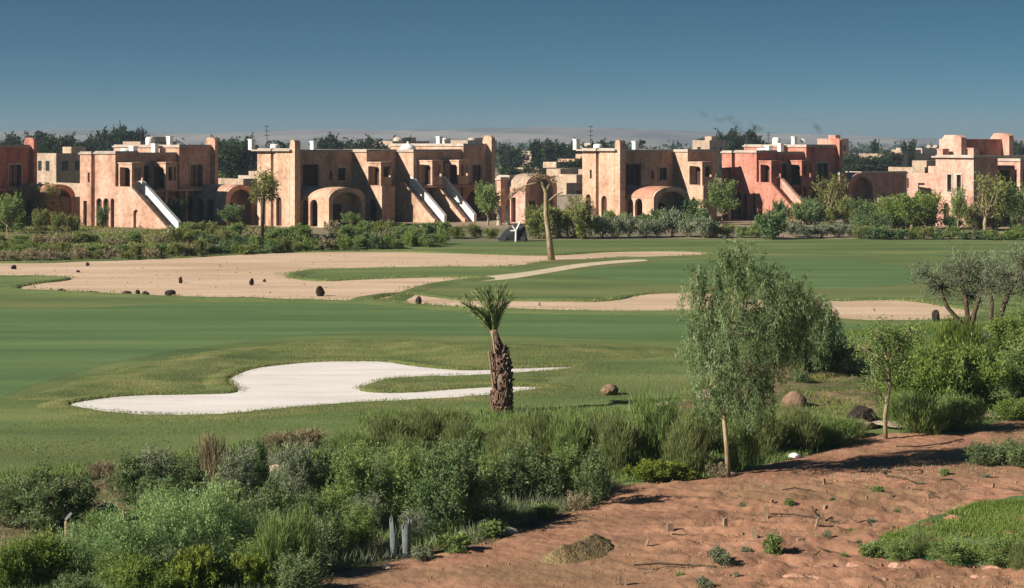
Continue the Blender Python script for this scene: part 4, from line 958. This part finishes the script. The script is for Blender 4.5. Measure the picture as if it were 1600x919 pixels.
# middle distance planting, in front of the houses
mg = 'shrubs in front of the houses'
mid_rows = []
def strip(kinds, x0, x1, step, yf, hpx, wpx, where, word):
    out = []; x = x0; i = 0
    while x <= x1:
        out.append((kinds[int(rng.integers(len(kinds)))], x, yf(x)+rng.normal()*1.2)); x += step*rng.uniform(.75, 1.3)
    ords = ['first','second','third','fourth','fifth','sixth','seventh','eighth','ninth','tenth','eleventh','twelfth','thirteenth','fourteenth','fifteenth','sixteenth','seventeenth','eighteenth','nineteenth','twentieth','twenty-first','twenty-second','twenty-third','twenty-fourth','twenty-fifth','twenty-sixth','twenty-seventh','twenty-eighth','twenty-ninth','thirtieth']
    names = {'hedge':'mid-green shrub','hedge2':'deep green shrub','hsil':'silvery green shrub','holi':'olive shrub','hfre':'fresh green shrub','hdry':'dry tan shrub'}
    for i, (kd, x, y) in enumerate(out):
        h_ = hpx*rng.uniform(.7, 1.25)
        PR[kd].place(x, y, h_, f'{names[kd]}, {ords[i]} from the left {where}', 'shrub', mg, wpx=wpx*rng.uniform(.8, 1.3))
strip(['hedge','holi','hfre','hedge2','holi','hdry'], 236, 690, 16, lambda x: 404-(x-236)*.045 if x < 560 else 390-(x-560)*.05, 19, 36, 'in the hedge along the sand', 'front')
strip(['hfre','holi','hdry','hedge'], 290, 720, 40, lambda x: 368, 20, 44, 'of the back row under the terraced block', 's3')
strip(['hedge','hdry','holi','hedge2'], 250, 650, 25, lambda x: 383-(x-250)*.012, 20, 42, 'behind the sand hedge', 'second')
strip(['hdry','hedge','hdry','holi'], 6, 225, 26, lambda x: 408-x*.012, 17, 40, 'along the left end of the far sand', 'l')
strip(['holi','hedge','hfre'], 0, 236, 22, lambda x: 396, 15, 40, 'of the low scrub behind the sand end', 'l4')
strip(['hdry','hedge','holi'], 0, 230, 30, lambda x: 382, 16, 42, 'on the bare earth below the peach house', 'l2')
strip(['hedge2','holi','hedge'], 0, 120, 30, lambda x: 364, 30, 36, 'below the dark red house', 'l3')
strip(['hedge2','hedge','holi'], 600, 786, 22, lambda x: 372, 20, 34, 'below the white staircases', 'st')
strip(['holi','holi','hdry'], 838, 925, 20, lambda x: 374-(x-838)*.02, 44, 48, 'of the thicket by the forked trunk', 'ol')
strip(['hsil'], 940, 1110, 22, lambda x: 372, 32, 42, 'of the silvery row under the sandy house', 'si')
strip(['hedge2','holi','hedge'], 950, 1120, 30, lambda x: 358, 26, 40, 'behind the silvery row', 'si2')
strip(['hedge','holi'], 1110, 1190, 24, lambda x: 372, 22, 40, 'left of the round dark bush', 'x')
strip(['hsil'], 1240, 1335, 24, lambda x: 372, 22, 44, 'of the silvery patch below the red house', 'y')
strip(['hfre','holi','hedge','hedge2'], 1345, 1600, 22, lambda x: 374, 17, 36, 'of the low row below the pink house', 'z')
strip(['hedge2','hedge','holi'], 1220, 1345, 26, lambda x: 352, 34, 38, 'against the front of the red house', 'w')
strip(['hedge2','hedge'], 1345, 1460, 26, lambda x: 358, 26, 40, 'under the bright green trees', 'v')
strip(['holi','hedge2','hdry'], 1490, 1600, 24, lambda x: 360, 34, 40, 'against the foot of the pink house', 'u')
row([
 ('hedge2', 1206, 374, 42, 56, 'round dark green bush right of the silvery row'),
 ('tree', 762, 352, 66, 50, 'leafy tree right of the white staircases'),
 ('tree', 1128, 352, 66, 46, 'leafy tree in front of the sandy corner house, right part'),
 ('treed', 1075, 352, 42, 50, 'dark leafy tree under the vault of the sandy corner house'),
 ('treeo', 1298, 348, 76, 60, 'thin tree with a pale trunk at the right end of the red house'),
 ('treed', 1268, 350, 44, 40, 'dark leafy tree left of the thin pale-trunked tree'),
 ('treeb', 1390, 358, 52, 70, 'bright green tree, left one of the three beside the pink house'),
 ('treeb', 1424, 360, 60, 76, 'bright green tree, middle one of the three beside the pink house'),
 ('treeb', 1450, 358, 58, 54, 'bright green tree, right one of the three beside the pink house'),
 ('treed', 1352, 356, 46, 44, 'dark tree left of the three bright green ones'),
 ('treeo', 1540, 362, 84, 80, 'brownish thin tree before the porch of the pink house'),
 ('tree', 1497, 362, 66, 30, 'slim leafy tree against the lit wall of the pink house'),
 ('tree', 1590, 362, 70, 50, 'leafy tree at the right edge before the pink house'),
 ('treed', 214, 356, 52, 46, 'climbing shrub against the stair wall of the peach house'),
 ('treed', 160, 360, 36, 22, 'small clipped tree before the arcade of the peach house'),
 ('treed', 278, 356, 44, 30, 'dark small tree at the foot of the peach house stair'),
 ('tree', 12, 368, 66, 50, 'leafy tree before the dark red house at the left edge'),
 ('treeo', 70, 352, 60, 60, 'thin tree before the brown garden wall'),
 ('treed', 365, 356, 36, 50, 'dark bush-like tree before the rose garden wall'),
 ('treeo', 900, 350, 46, 60, 'thin tree behind the olive thicket'),
 ('tree', 548, 356, 22, 30, 'small leafy tree by the dark arch of the sandy block'),
 ('tree', 320, 300, 34, 60, 'leafy tree behind the peach house roof'),
], 'trees and tall shrubs near the houses')
# far trees standing over the roofs
ft = [('fbro',800,300,40,40),('fdom',846,292,40,44),('fbro',890,296,46,36),('fcon',832,300,40,16),('fbro',60,292,66,50),('fbro',100,296,62,50),('fdom',118,300,74,50),('fcon',78,290,72,22),('fbro',345,296,70,50),('fbro',372,300,74,50),('fcon',392,296,70,24),('fdom',398,300,60,44),('fdom',208,262,60,44),('fbro', 22, 275, 62, 40),('fcon', 55, 270, 62, 18),('fcon', 66, 272, 66, 26),('fbro', 92, 276, 62, 44),('fcon', 84, 270, 55, 18),('fbro', 112, 275, 50, 40),('fdom', 165, 262, 54, 52),('fdom', 196, 262, 56, 46),('fcon', 220, 262, 42, 14),('fbro', 135, 268, 50, 34),
 ('fbro', 352, 264, 46, 40),('fdom', 372, 262, 44, 46),('fcon', 395, 258, 34, 20),('fcon', 346, 280, 60, 24),('fbro', 384, 280, 50, 44),('fcon', 440, 256, 36, 24),('fbro', 516, 256, 42, 32),('fcon', 506, 256, 40, 16),('fcon', 536, 256, 26, 16),('fdom', 578, 248, 28, 80),('fbro', 632, 250, 32, 20),('fcon', 838, 262, 44, 14),('fbro', 800, 262, 34, 40),('fbro', 862, 262, 40, 40),('fdom', 886, 262, 38, 34),('fcon', 878, 256, 30, 14),('fbro', 930, 250, 28, 40),
 ('fcon', 1108, 256, 40, 18),('fcon', 1122, 256, 46, 14),('fbro', 1138, 256, 50, 28),('fcon', 1150, 256, 44, 14),('fbro', 1166, 256, 50, 30),('fcon', 1180, 256, 48, 18),('fcon', 1096, 256, 34, 14),('fcon', 1190, 256, 36, 16),
 ('fbro', 1348, 292, 46, 50),('fbro', 1372, 290, 44, 44),('fcon', 1395, 280, 44, 20),('fdom', 1330, 284, 40, 40),('fcon', 1366, 246, 28, 8),('fcon', 1424, 244, 26, 8),('fcon', 1414, 244, 24, 8),('fbro', 1590, 250, 30, 30),('fcon', 820, 300, 30, 16),('fbro', 872, 300, 28, 34)]
ones = {'fbro': 'broad', 'fcon': 'narrow dark', 'fdom': 'wide domed'}
def where_far(px):
    for a, b, t in ((-50,45,'behind the dark red house'),(45,125,'left of the peach house'),(125,240,'over the peach house roof'),(240,402,'right of the peach house'),(402,480,'over the terraced block tower'),(480,560,'over the terraced block middle'),(560,783,'over the terraced block right end'),(783,905,'left of the sandy corner house'),(905,1000,'over the sandy corner house'),(1000,1200,'in the tall clump above the red house'),(1200,1385,'right of the red house'),(1385,1462,'left of the pink house'),(1462,1700,'above the pink house')):
        if a <= px < b: return t
cnt = {}
ords = ['first','second','third','fourth','fifth','sixth','seventh','eighth','ninth','tenth']
for kd, px, py, hp_, wp in sorted(ft, key=lambda t: (where_far(t[1]), t[0], t[1])):
    w_ = where_far(px); key = (kd, w_); cnt[key] = cnt.get(key, 0)+1
    tot = sum(1 for q in ft if q[0] == kd and where_far(q[1]) == w_)
    lab = f'{ones[kd]} tree {w_}' + (f', {ords[cnt[key]-1]} from left' if tot > 1 else '')
    Y = H*F/(py-HZ) if py > HZ+3 else 900
    Y = max(225, min(Y, 420)); k = F/Y; top = py-hp_; hm = H + (HZ-top)/k
    p = PR[kd]; o = empty(p.name, lab, 'tree', ((px-800)/F*Y, Y, 0), random.uniform(0, 6.28), 'trees standing behind the houses')
    sxy = (wp/k)/(2*p.w)*1.25; o.scale = (sxy, sxy, hm/p.h); link('foliage', p.fol, o); link('trunk', p.stem, o)
# far wood: uncountable tree mass on the plain
r = np.random.default_rng(77); n = 1500
Y = 430*np.exp(r.random(n)*1.75); X = (r.random(n)-.5)*Y*.9
dens = np.sin(X/Y*22+1)+np.sin(Y*.01)+r.normal(size=n)*.9; keep = dens > -.3; X, Y = X[keep], Y[keep]
P = []; T = []
for x, y in zip(X, Y):
    hh = r.uniform(3, 7.5); ww = r.uniform(2, 6); m = 34
    q = r.normal(size=(m, 3))*[ww*.5, ww*.5, hh*.28] + [x, y, hh*.5]; P.append(q); T.append(np.full(m, r.uniform(.1, .9)))
P = np.concatenate(P); T = np.concatenate(T); P[:, 2] = np.maximum(P[:, 2], .2)
Vv, Qq = leaves(P, r.normal(size=P.shape), 2.2, 1.4, r); Vv[:, 2] = np.maximum(Vv[:, 2], .05)
tag(link('far_wood', np_mesh('far_wood', Vv, Qq, L['cyp'], tint=T)), 'dark mass of far trees across the plain', None, kind='stuff')

# rough grass
def grass(name, label, polys, n, ln, wdt, mat, seed, lean=.35, up=1., z=.0):
    r = np.random.default_rng(seed); Ps = []
    tries = 0
    while sum(len(p) for p in Ps) < n and tries < 60:
        tries += 1
        for poly in polys:
            A = np.array([gp(*p)[:2] for p in poly]); x0, y0 = A.min(0); x1, y1 = A.max(0)
            X = r.uniform(x0, x1, n//2); Y = r.uniform(y0, y1, n//2)
            d = poly_dist(X, Y, A); c = fnoise(X, Y, 1.1, seed) + r.normal(size=len(X))*.4
            ok = (d > 0) & (c > .0)
            Ps.append(np.stack([X[ok], Y[ok], np.full(ok.sum(), z)], 1))
    P = np.concatenate(Ps)[:n]
    D = r.normal(size=P.shape)*lean + [0, 0, up]
    V, Q = leaves(P, D, ln, wdt, r)
    t = np.clip(.5+.3*fnoise(P[:, 0], P[:, 1], .8, seed+1)+r.normal(size=len(P))*.15, 0, 1)
    tag(link(name, np_mesh(name, V, Q, mat, tint=t)), label, None, kind='stuff')
grass('grass', 'longer rough grass round the white bunker', [[(20,630),(160,582),(330,548),(560,530),(900,536),(1090,556),(1060,640),(1000,700),(560,720),(200,745),(-60,760),(-60,680),(110,650),(300,655),(540,638),(860,612),(900,576),(700,576),(540,560),(400,570),(345,600),(300,612),(180,614),(110,630)]], 45000, .06, .014, L['wisp'], 61)
bed_px = [(240,920),(220,790),(300,725),(430,700),(560,720),(700,744),(860,746),(960,756),(950,780),(880,806),(740,852),(620,876),(500,905),(480,1000),(240,1000)]
grass('grass', 'grey-green herbs tangled between the bed shrubs', [bed_px], 26000, .34, .016, L['grey'], 81, lean=.45)
grass('grass', 'green herbs tangled between the bed shrubs', [bed_px], 22000, .28, .018, L['mid'], 82, lean=.5)
grass('grass', 'short dry stubble on the red earth', [[(1120,760),(1400,720),(1600,700),(1600,780),(1400,830),(1300,880),(1600,905),(1600,930),(960,930),(1060,850)]], 5200, .11, .014, L['dry'], 83, lean=.6, z=.05)
grass('grass', 'thin green weeds on the tan mound behind the broom', [[(1040,620),(1200,575),(1330,566),(1390,650),(1300,668),(1120,652)]], 9000, .16, .02, L['olive'], 84, lean=.6, z=.06)
def fringe(name, label, loop, n, ln, wdt, mat, seed, out=.12):
    r = np.random.default_rng(seed); P0 = np.array([(p[0], p[1]) for p in loop]); i = r.integers(0, len(P0), n); t = r.random((n, 1))
    Q0 = P0[i]*(1-t) + P0[(i+1) % len(P0)]*t + r.normal(size=(n, 2))*out
    c = fnoise(Q0[:, 0], Q0[:, 1], 1.6, seed) + r.normal(size=n)*.3 > -.1; Q0 = Q0[c]
    P = np.concatenate([Q0, np.full((len(Q0), 1), .06)], 1); V, Q = leaves(P, r.normal(size=P.shape)*.6+[0, 0, .8], ln, wdt, r)
    tag(link(name, np_mesh(name, V, Q, mat, tint=r.random(len(Q)))), label, None, kind='stuff')
fringe('grass', 'ragged grass overhanging the white bunker edge', wl[0], 12000, .085, .016, L['olive'], 71)
fringe('grass', 'ragged grass along the far sand edge', bl[0], 8000, .14, .035, L['olive'], 72, .35)
fringe('grass', 'ragged grass along the near tongue of tan sand', bl2[0], 6000, .13, .03, L['olive'], 73, .3)
grass('weeds', 'sparse weeds and pebbles on the tan sand', [[(0,412),(560,396),(840,402),(700,417),(446,430),(600,468),(100,455),(30,440)]], 260, .13, .07, L['dry'], 74, lean=1., up=.4)
grass('grass', 'scrubby ground cover left of the hedge', [[(-60,356),(420,356),(300,392),(-60,402)]], 16000, .3, .09, L['olive'], 75)
grass('grass', 'green grass on the near lawn edge', [[(-60,745),(160,730),(430,688),(560,700),(560,650),(900,640),(1100,650),(1340,640),(1340,700),(1240,718),(1100,752),(960,755),(700,742),(560,720),(430,698),(150,742),(-60,770)]], 60000, .2, .018, L['mid'], 62)
grass('grass', 'grass under the right-hand thicket', [[(1320,520),(1480,505),(1660,510),(1660,650),(1540,664),(1500,676),(1400,672),(1380,620)]], 30000, .22, .02, L['fresh'], 63)
grass('grass', 'tall grass under the shrubs of the bottom left corner', [[(-60,1000),(-60,850),(90,840),(200,830),(440,840),(470,1000)]], 30000, .2, .016, L['soft'], 64)
grass('grass', 'grass blades on the small lawn patch', [[(1640,792),(1530,797),(1450,820),(1385,846),(1370,862),(1420,880),(1650,890)]], 26000, .13, .02, L['fresh'], 65, z=.1)

# ------------------------------------------------------------------ stones, clods, mounds
def rock(name, label, cat, px, py, wpx, hpx, mat, seed, group=None, sq=1.0, jag=.18, sm=False):
    import bmesh
    x, y, _ = gp(px, py); k = ppm(py); w = wpx/k; h_ = hpx/k
    bm = bmesh.new(); bmesh.ops.create_icosphere(bm, subdivisions=3, radius=1); r = random.Random(seed)
    offs = [Vector((r.uniform(-1, 1), r.uniform(-1, 1), r.uniform(-1, 1))).normalized() for _ in range(9)]; cut = [r.uniform(.82, .98) if sm else r.uniform(.62, .95) for _ in offs]
    for v in bm.verts:
        p = v.co.copy()
        for o_, c in zip(offs, cut):
            d = p.dot(o_)
            if d > c: p -= o_*(d-c)
        p *= 1 + jag*.35*math.sin(p.x*7+seed)*math.sin(p.y*6+1)*math.sin(p.z*8+2)
        v.co = Vector((p.x*w/2*1.1, p.y*w/2*.85*sq, max(-.05/h_, (p.z+.72)/1.6)*h_))
    me = bpy.data.meshes.new(name); bm.to_mesh(me); bm.free(); me.materials.append(mat)
    for q in me.polygons: q.use_smooth = sm
    o = link(name, me); o.location = (x, y, 0); o.rotation_euler.z = r.uniform(-.5, .5); tag(o, label, cat, group); return o
bk = 'dark clods lying on the far sand'
for i, (px, py, w_, h_, lb) in enumerate([(22,421,9,7,'dark clod nearest the left edge of the far sand'),(122,426,6,4,'dark clod on the sand, left one of a close pair'),(137,416,6,6,'dark clod on the sand, right one of a close pair near the hedge'),(282,443,6,11,'upright dark clod alone on the left part of the far sand'),(393,446,7,11,'upright dark clod with a tiny one to its right'),(413,441,5,5,'tiny dark clod right of the upright one'),(501,463,14,17,'largest dark clod at the front of the far sand'),(654,476,9,13,'dark clod on the narrow sand neck left of the palm'),
   (198,461,16,6,'flat dark clod, left end of the line along the sand edge'),(215,462,7,9,'squarish dark clod, second in the line along the sand edge'),(228,462,12,7,'dark clod, third in the line along the sand edge'),(266,462,16,9,'dark clod, right end of the line along the sand edge'),(96,455,14,4,'thin flat clod at the sand edge near the left grass tongue'),(140,458,30,3,'long thin clod at the sand edge'),(842,478,5,6,'tan clod on the sand right of the palm crown')]):
    rock('clod', lb, 'clod', px, py, w_, h_, M['dark_rock'] if i < 14 else M['rock'], 20+i, bk)
rock('stone', 'squarish tan stone lying on the green lawn right of the palm', 'stone', 951, 617, 29, 16, M['brown_rock'], 3)
rock('boulder', 'round brown boulder behind the broom shrubs', 'boulder', 1241, 640, 36, 27, M['brown_rock'], 5, jag=.05, sm=True)
rock('boulder', 'dark boulder standing on the sand edge beside the grey tree', 'boulder', 1462, 505, 14, 20, M['dark_rock'], 8)
rock('stone', 'white stone at the edge of the red earth under the broom shrubs', 'stone', 1243, 718, 22, 10, M['white'], 9)
rock('stone', 'white upright stone at the foot of the peach house stair', 'stone', 267, 368, 9, 15, M['white'], 10)
rock('boulder', 'black lump standing in for the shadow in the hollow left of the sapling stem', 'boulder', 1344, 662, 46, 26, M['dark_rock'], 14, jag=.3)  # black rock shape added where the hollow holds only deep shadow
st = [(168,810,30,24,'pale stone on top of the left stone pile'),(185,822,34,20,'broad stone at the right of the left stone pile'),(152,832,30,18,'stone at the front left of the left stone pile'),(190,836,40,12,'long flat stone at the front of the left stone pile'),(432,745,26,18,'upper stone in the gap between grey-green shrubs'),(430,768,30,18,'middle stone in the gap between grey-green shrubs'),(436,800,34,16,'lower stone in the gap between grey-green shrubs'),
 (790,836,40,12,'flat stone by the earth track below the dark shrubs'),(850,782,36,12,'tan stone in the small gap near the narrow shrub'),(1145,744,16,7,'pale stone at the foot of the slender trunk'),(722,842,18,12,'pinkish stone right of the plant guard'),(604,892,20,10,'small stone at the edge of the track below the plant guard'),(540,795,24,14,'yellowish stone among tall green shrubs'),(1038,640,34,12,'flat tan stone under the left of the feathery tree'),(1100,626,24,16,'dark-edged stone under the feathery tree'),(1395,668,60,10,'long flat stone at the foot of the sapling'),(1350,670,36,12,'tan flat stone left of the sapling foot'),(1560,654,44,7,'long flat stone beside the upper strip of red earth')]
for i, (px, py, w_, h_, lb) in enumerate(st): rock('stone', lb, 'stone', px, py, w_, h_, M['rock'], 60+i, 'stones around the planting bed')
relief('soil_heap', [(836,878),(870,862),(905,846),(935,842),(962,850),(968,862),(945,878),(900,888),(850,888)], .04, lambda X, Y, D: np.clip(D*.55, 0, .42)*(1+.15*fnoise(X, Y, 3, 71)) + .035*np.abs(fnoise(X, Y, 16, 72)), M['mud'], .12, edge=.06, kind=None)[0]
hp_o = bpy.data.objects['soil_heap']; tag(hp_o, 'heap of dug brown soil lying on the red earth track', 'soil heap')
rs = random.Random(31)
rows_ = {'front':[(1010,905),(1064,908),(1150,905),(1215,902),(1262,898),(1318,878),(1340,856)], 'middle':[(1165,868),(1225,848),(1292,846),(1330,836),(1362,822),(1400,806)], 'back':[(1160,800),(1232,796),(1300,788),(1372,776),(1440,762),(1476,748),(1540,752)]}
oN = ['first','second','third','fourth','fifth','sixth','seventh']
for rw, L0 in rows_.items():
    for i, (px, py) in enumerate(L0):
        PR['small' if i % 2 else 'herb'].place(px, py, rs.uniform(9, 16), f'tiny seedling in the {rw} seedling row, {oN[i]} from the left', 'plant', 'seedlings in rows on the red earth', wpx=rs.uniform(14, 24))
# rubble terrace, bottom right
r = random.Random(5)
ords2 = ['first','second','third','fourth','fifth','sixth','seventh','eighth','ninth','tenth','eleventh','twelfth','thirteenth','fourteenth','fifteenth','sixteenth','seventeenth','eighteenth','nineteenth','twentieth','twenty-first','twenty-second','twenty-third','twenty-fourth','twenty-fifth','twenty-sixth']
for i in range(24):
    px = 1240+i*15+r.uniform(-4, 4); py = 902+r.uniform(-14, 16)
    rock('rubble_block', f'broken reddish block, {ords2[i]} from the left in the rubble at bottom right', 'rubble', px, py, r.uniform(18, 44), r.uniform(7, 14), M['rubble'] if 'rubble' in M else M['dirt'], 200+i, 'rubble blocks along the bottom right', sq=.6)
# clods scattered over the track
V = []; rr = np.random.default_rng(15)
import bmesh
cb = MB()
for i in range(3000):
    px = rr.uniform(640, 1600); py = rr.uniform(740, 930); 
    x, y, _ = gp(px, py)
    if px < 1000 and py < 880-(px-640)*.3: continue
    s_ = (.010+.05*rr.random()**3)*(1.4 if px > 1180 else 1)
    pts = rr.normal(size=(6, 3))*s_*.7 + [x, y, .06]
    cb.add([(x+s_*.2, y, .07+s_*.6), (x-s_, y, .02), (x, y-s_, .02), (x+s_*1.2, y+.01, .02), (x, y+s_, .02)], [(0,1,2),(0,2,3),(0,3,4),(0,4,1)])
tag(cb.build('clods', M['dirt']), 'small loose clods scattered on the red earth', None, kind='stuff')

# ------------------------------------------------------------------ stakes, guard, posts
def stake(label, px, py, hpx, wpx=7, lean=0., twin=False, group='wooden pegs marking the planting holes'):
    x, y, _ = gp(px, py); k = ppm(py); h_ = hpx/k; w = wpx/k
    o = empty('wooden_peg', label, 'peg', (x, y, 0), random.uniform(-.4, .4), group)
    b = MB(); b.add([(-w/2,-w/2,-.1),(w/2,-w/2,-.1),(w/2,w/2,-.1),(-w/2,w/2,-.1),(-w/2+lean,-w*.45,h_*.92),(w/2+lean,-w*.4,h_),(w/2+lean,w*.4,h_*.97),(-w/2+lean,w*.45,h_*.9)],
        [(0,3,2,1),(4,5,6,7),(0,1,5,4),(1,2,6,5),(2,3,7,6),(3,0,4,7)])
    b.build('post', M['wood'], o)
    if twin: 
        c = MB().box(-w*.5+lean-.012, w*.5+lean+.012, -w*.5-.012, w*.5+.012, h_*.55, h_*.66); c.build('tie', M['black'], o)
for a in [('short pale peg left of centre on the red earth',1047,836,20,9),('thin peg in the middle of the peg field',1133,834,26,6),('tall pale peg furthest up the slope',1197,818,28,7),('dark leaning peg right of the soil heap',1004,860,20,5,.12),('dark thin peg above the pale potted plant',1126,856,12,5),('leaning peg left of the small upright plant',1182,852,30,8,-.06),('short peg at the right of the peg field',1250,852,12,10),('stub on the bare slope near the right edge',1508,772,8,8),('slim peg in the upper right of the slope',1383,742,9,8),('thin twisted peg on the upper slope',1272,832,24,4,.1)]:
    stake(*a)
oS = ['first','second','third','fourth','fifth','sixth','seventh','eighth','ninth','tenth','eleventh','twelfth','thirteenth','fourteenth','fifteenth','sixteenth','seventeenth','eighteenth']
for i, (px, py) in enumerate([(1078, 800), (1108, 874), (1158, 842), (1205, 790), (1218, 826), (1236, 868), (1288, 804), (1290, 762), (1300, 858), (1330, 802), (1340, 740), (1356, 790), (1396, 784), (1420, 748), (1452, 786), (1470, 730), (1550, 770), (1584, 762)]):
    stake(f'small dead stub on the red earth, {oS[i]} stub from the left', px, py, random.uniform(8, 16), random.uniform(3, 6), random.uniform(-.08, .08), group='small dead stubs on the red earth')
for i, (px, hp2) in enumerate([(960,20),(969,24),(977,22)]): stake(['left','middle','right'][i]+' stick of the small bundle at the bottom edge', px, 922, hp2, 4)
# strings and twigs lying between pegs
def twig(label, pts, w=.018):
    b = MB(); P3 = [Vector(gp(a, c))+Vector((0, 0, .13+.03*math.sin(a*.3))) for a, c in pts]; b.tube(P3, w, 4); tag(b.build('twig', M['dbark']), label, 'twig', 'twigs and roots lying on the earth')
twig('twig running from the upper right of the slope to its edge', [(1372,738),(1384,752),(1410,756),(1430,764)])
twig('long twig below the pale peg furthest up', [(1204,812),(1240,815),(1290,820),(1310,824)])
twig('root curling under the thin twisted peg', [(1268,800),(1276,815),(1290,822),(1300,818)])
twig('long root across the lawn patch edge', [(1500,772),(1540,772),(1580,774),(1610,777)])
twig('line of root above the dark low shrubs', [(1400,704),(1440,703),(1480,698),(1505,692)])
twig('long twig on the red earth behind the pale plant', [(990,896),(1030,893),(1080,893),(1120,896)])
twig('forked twig near the short peg', [(1250,850),(1270,862),(1290,868),(1310,874)])
twig('straight twig between the two middle pegs', [(1050,846),(1090,848),(1130,846)])
rt = random.Random(8)
for i, (px, py) in enumerate([(1150,780),(1222,776),(1262,872),(1330,820),(1350,768),(1400,740),(1426,774),(1470,760),(1520,742),(1560,716)]):
    q = [(px, py)]; 
    for j in range(3): q.append((q[-1][0]+rt.uniform(5, 20), q[-1][1]+rt.uniform(-6, 8)))
    twig(f'short dead twig on the slope, {oN[i] if i < 7 else ["eighth","ninth","tenth"][i-7]} short one from the left', q, .014)
# pale plant guard
def guard():
    x, y, _ = gp(622, 873); o = empty('plant_guard', 'pale plastic plant guard with split top standing on a black tray', 'plant guard', (x, y, 0))
    MB().box(-.28, .36, -.16, .16, .05, .10).build('tray', M['black'], o)
    b = MB()
    for (x0, x1, h0, h1, n_) in ((-.17, .0, .66, .42, 7), (.07, .27, .52, .62, 8)):
        cx_ = (x0+x1)/2; r_ = (x1-x0)/2; k = 14; base = len(b.v)
        for i in range(k):
            a = 2*math.pi*i/k; top = (h0 if math.cos(a) < 0 else h1) + .09*math.sin(i*2.7)
            for rad, z in ((r_*.8, .12), (r_*.95, .12+top*.5), (r_*1.05, .12+top)):
                b.v.append((cx_+rad*math.cos(a), rad*math.sin(a), z))
        for i in range(k):
            if i == 3: continue
            j = (i+1) % k
            for q in (0, 1): b.f.append((base+i*3+q, base+j*3+q, base+j*3+q+1, base+i*3+q+1))
    g = b.build('sleeve', M['plastic'], o); md = g.modifiers.new('t', 'SOLIDIFY'); md.thickness = .012
guard()
x, y, _ = gp(110, 862); o = empty('marker_post', 'pale weathered post with a dark cap in the left of the bed', 'post', (x, y, 0))
MB().tube([(-.07, 0, -.1), (-.07, 0, .62)], .055, 8).build('post', M['wood'], o)
MB().tube([(.04, .02, -.1), (.05, .02, .72)], .05, 8).build('post', M['plastic'], o)
MB().tube([(-.07, 0, .63), (.05, .02, .77)], .07, 8).build('cap', M['black'], o)
# covered golf trolley beyond the sand
x, y, _ = gp(802, 377); o = empty('covered_cart', 'black covered cart with pale bars beside the far hedge', 'cart', (x, y, 0))
b = MB(); b.add([(-1.3,-.5,.1),(1.2,-.5,.1),(1.2,.6,.1),(-1.3,.6,.1),(-.7,-.35,.8),(1.0,-.4,1.25),(.9,.5,1.3),(-.8,.4,.8),(.1,0,1.5)], [(0,3,2,1),(0,1,5,4),(1,2,6,5),(2,3,7,6),(3,0,4,7),(4,5,8),(5,6,8),(6,7,8),(7,4,8)]); b.build('cover', M['black'], o)
MB().tube([(.2,-.62,0),(.22,-.62,.9),(-.1,-.62,1.35)], .07, 6).tube([(.22,-.62,.9),(.6,-.62,1.7)], .07, 6).tube([(.22,-.62,.9),(-.25,-.62,.9)], .06, 6).build('handle', M['white'], o)
for sx_ in (-.8, .8):
    b = MB(); b.tube([(sx_, -.6, .22), (sx_, -.5, .22)], .22, 12); b.build('wheel', M['metal'], o)
# white posts in front of the vaulted house
for i, px in enumerate((780, 793)):
    x, y, _ = gp(px, 352); tag(MB().tube([(x, y, 0), (x, y, 1.7), (x, y, 1.95)], [.28, .24, .1], 8).build('white_post', M['cap']), ['left','right'][i]+' white gate post before the low vaulted house', 'post', 'gate posts')
# distant smoke
def smoke(label, px, pts, seed):
    m, n, l = nt('smoke_puff')
    tcn = n.new('ShaderNodeNewGeometry'); no = n.new('ShaderNodeTexNoise'); no.inputs['Scale'].default_value = .05; no.inputs['Detail'].default_value = 3; l.new(tcn.outputs['Position'], no.inputs['Vector'])
    mr = n.new('ShaderNodeMapRange'); mr.inputs['From Min'].default_value = .42; mr.inputs['From Max'].default_value = .8; mr.inputs['To Max'].default_value = .3; l.new(no.outputs['Fac'], mr.inputs[0])
    v = n.new('ShaderNodeVolumePrincipled'); v.inputs['Color'].default_value = (.1, .11, .13, 1); l.new(mr.outputs[0], v.inputs['Density'])
    oo = n.new('ShaderNodeOutputMaterial'); l.new(v.outputs[0], oo.inputs['Volume'])
    D = 1500; k = F/D
    b = MB(); b.tube([((a-800)/k, D, H+(HZ-c)/k) for a, c, q in pts], [q/k for a, c, q in pts], 10)
    tag(b.build('smoke', m, smooth=True), label, None, kind='stuff')
smoke('dark smoke wisps drifting over the tall clump of trees', 1140, [(1190,209,9),(1172,198,8),(1156,188,6),(1146,183,4),(1128,188,4),(1108,184,4),(1094,176,3),(1087,167,1.5)], 1)
smoke('second thin smoke wisp rising beside the larger one', 1140, [(1160,208,4),(1152,196,5),(1142,186,5),(1136,180,2)], 3)
smoke('faint smoke over the red house', 1265, [(1284,208,5),(1276,198,5),(1264,189,4),(1252,188,3),(1240,193,1)], 2)
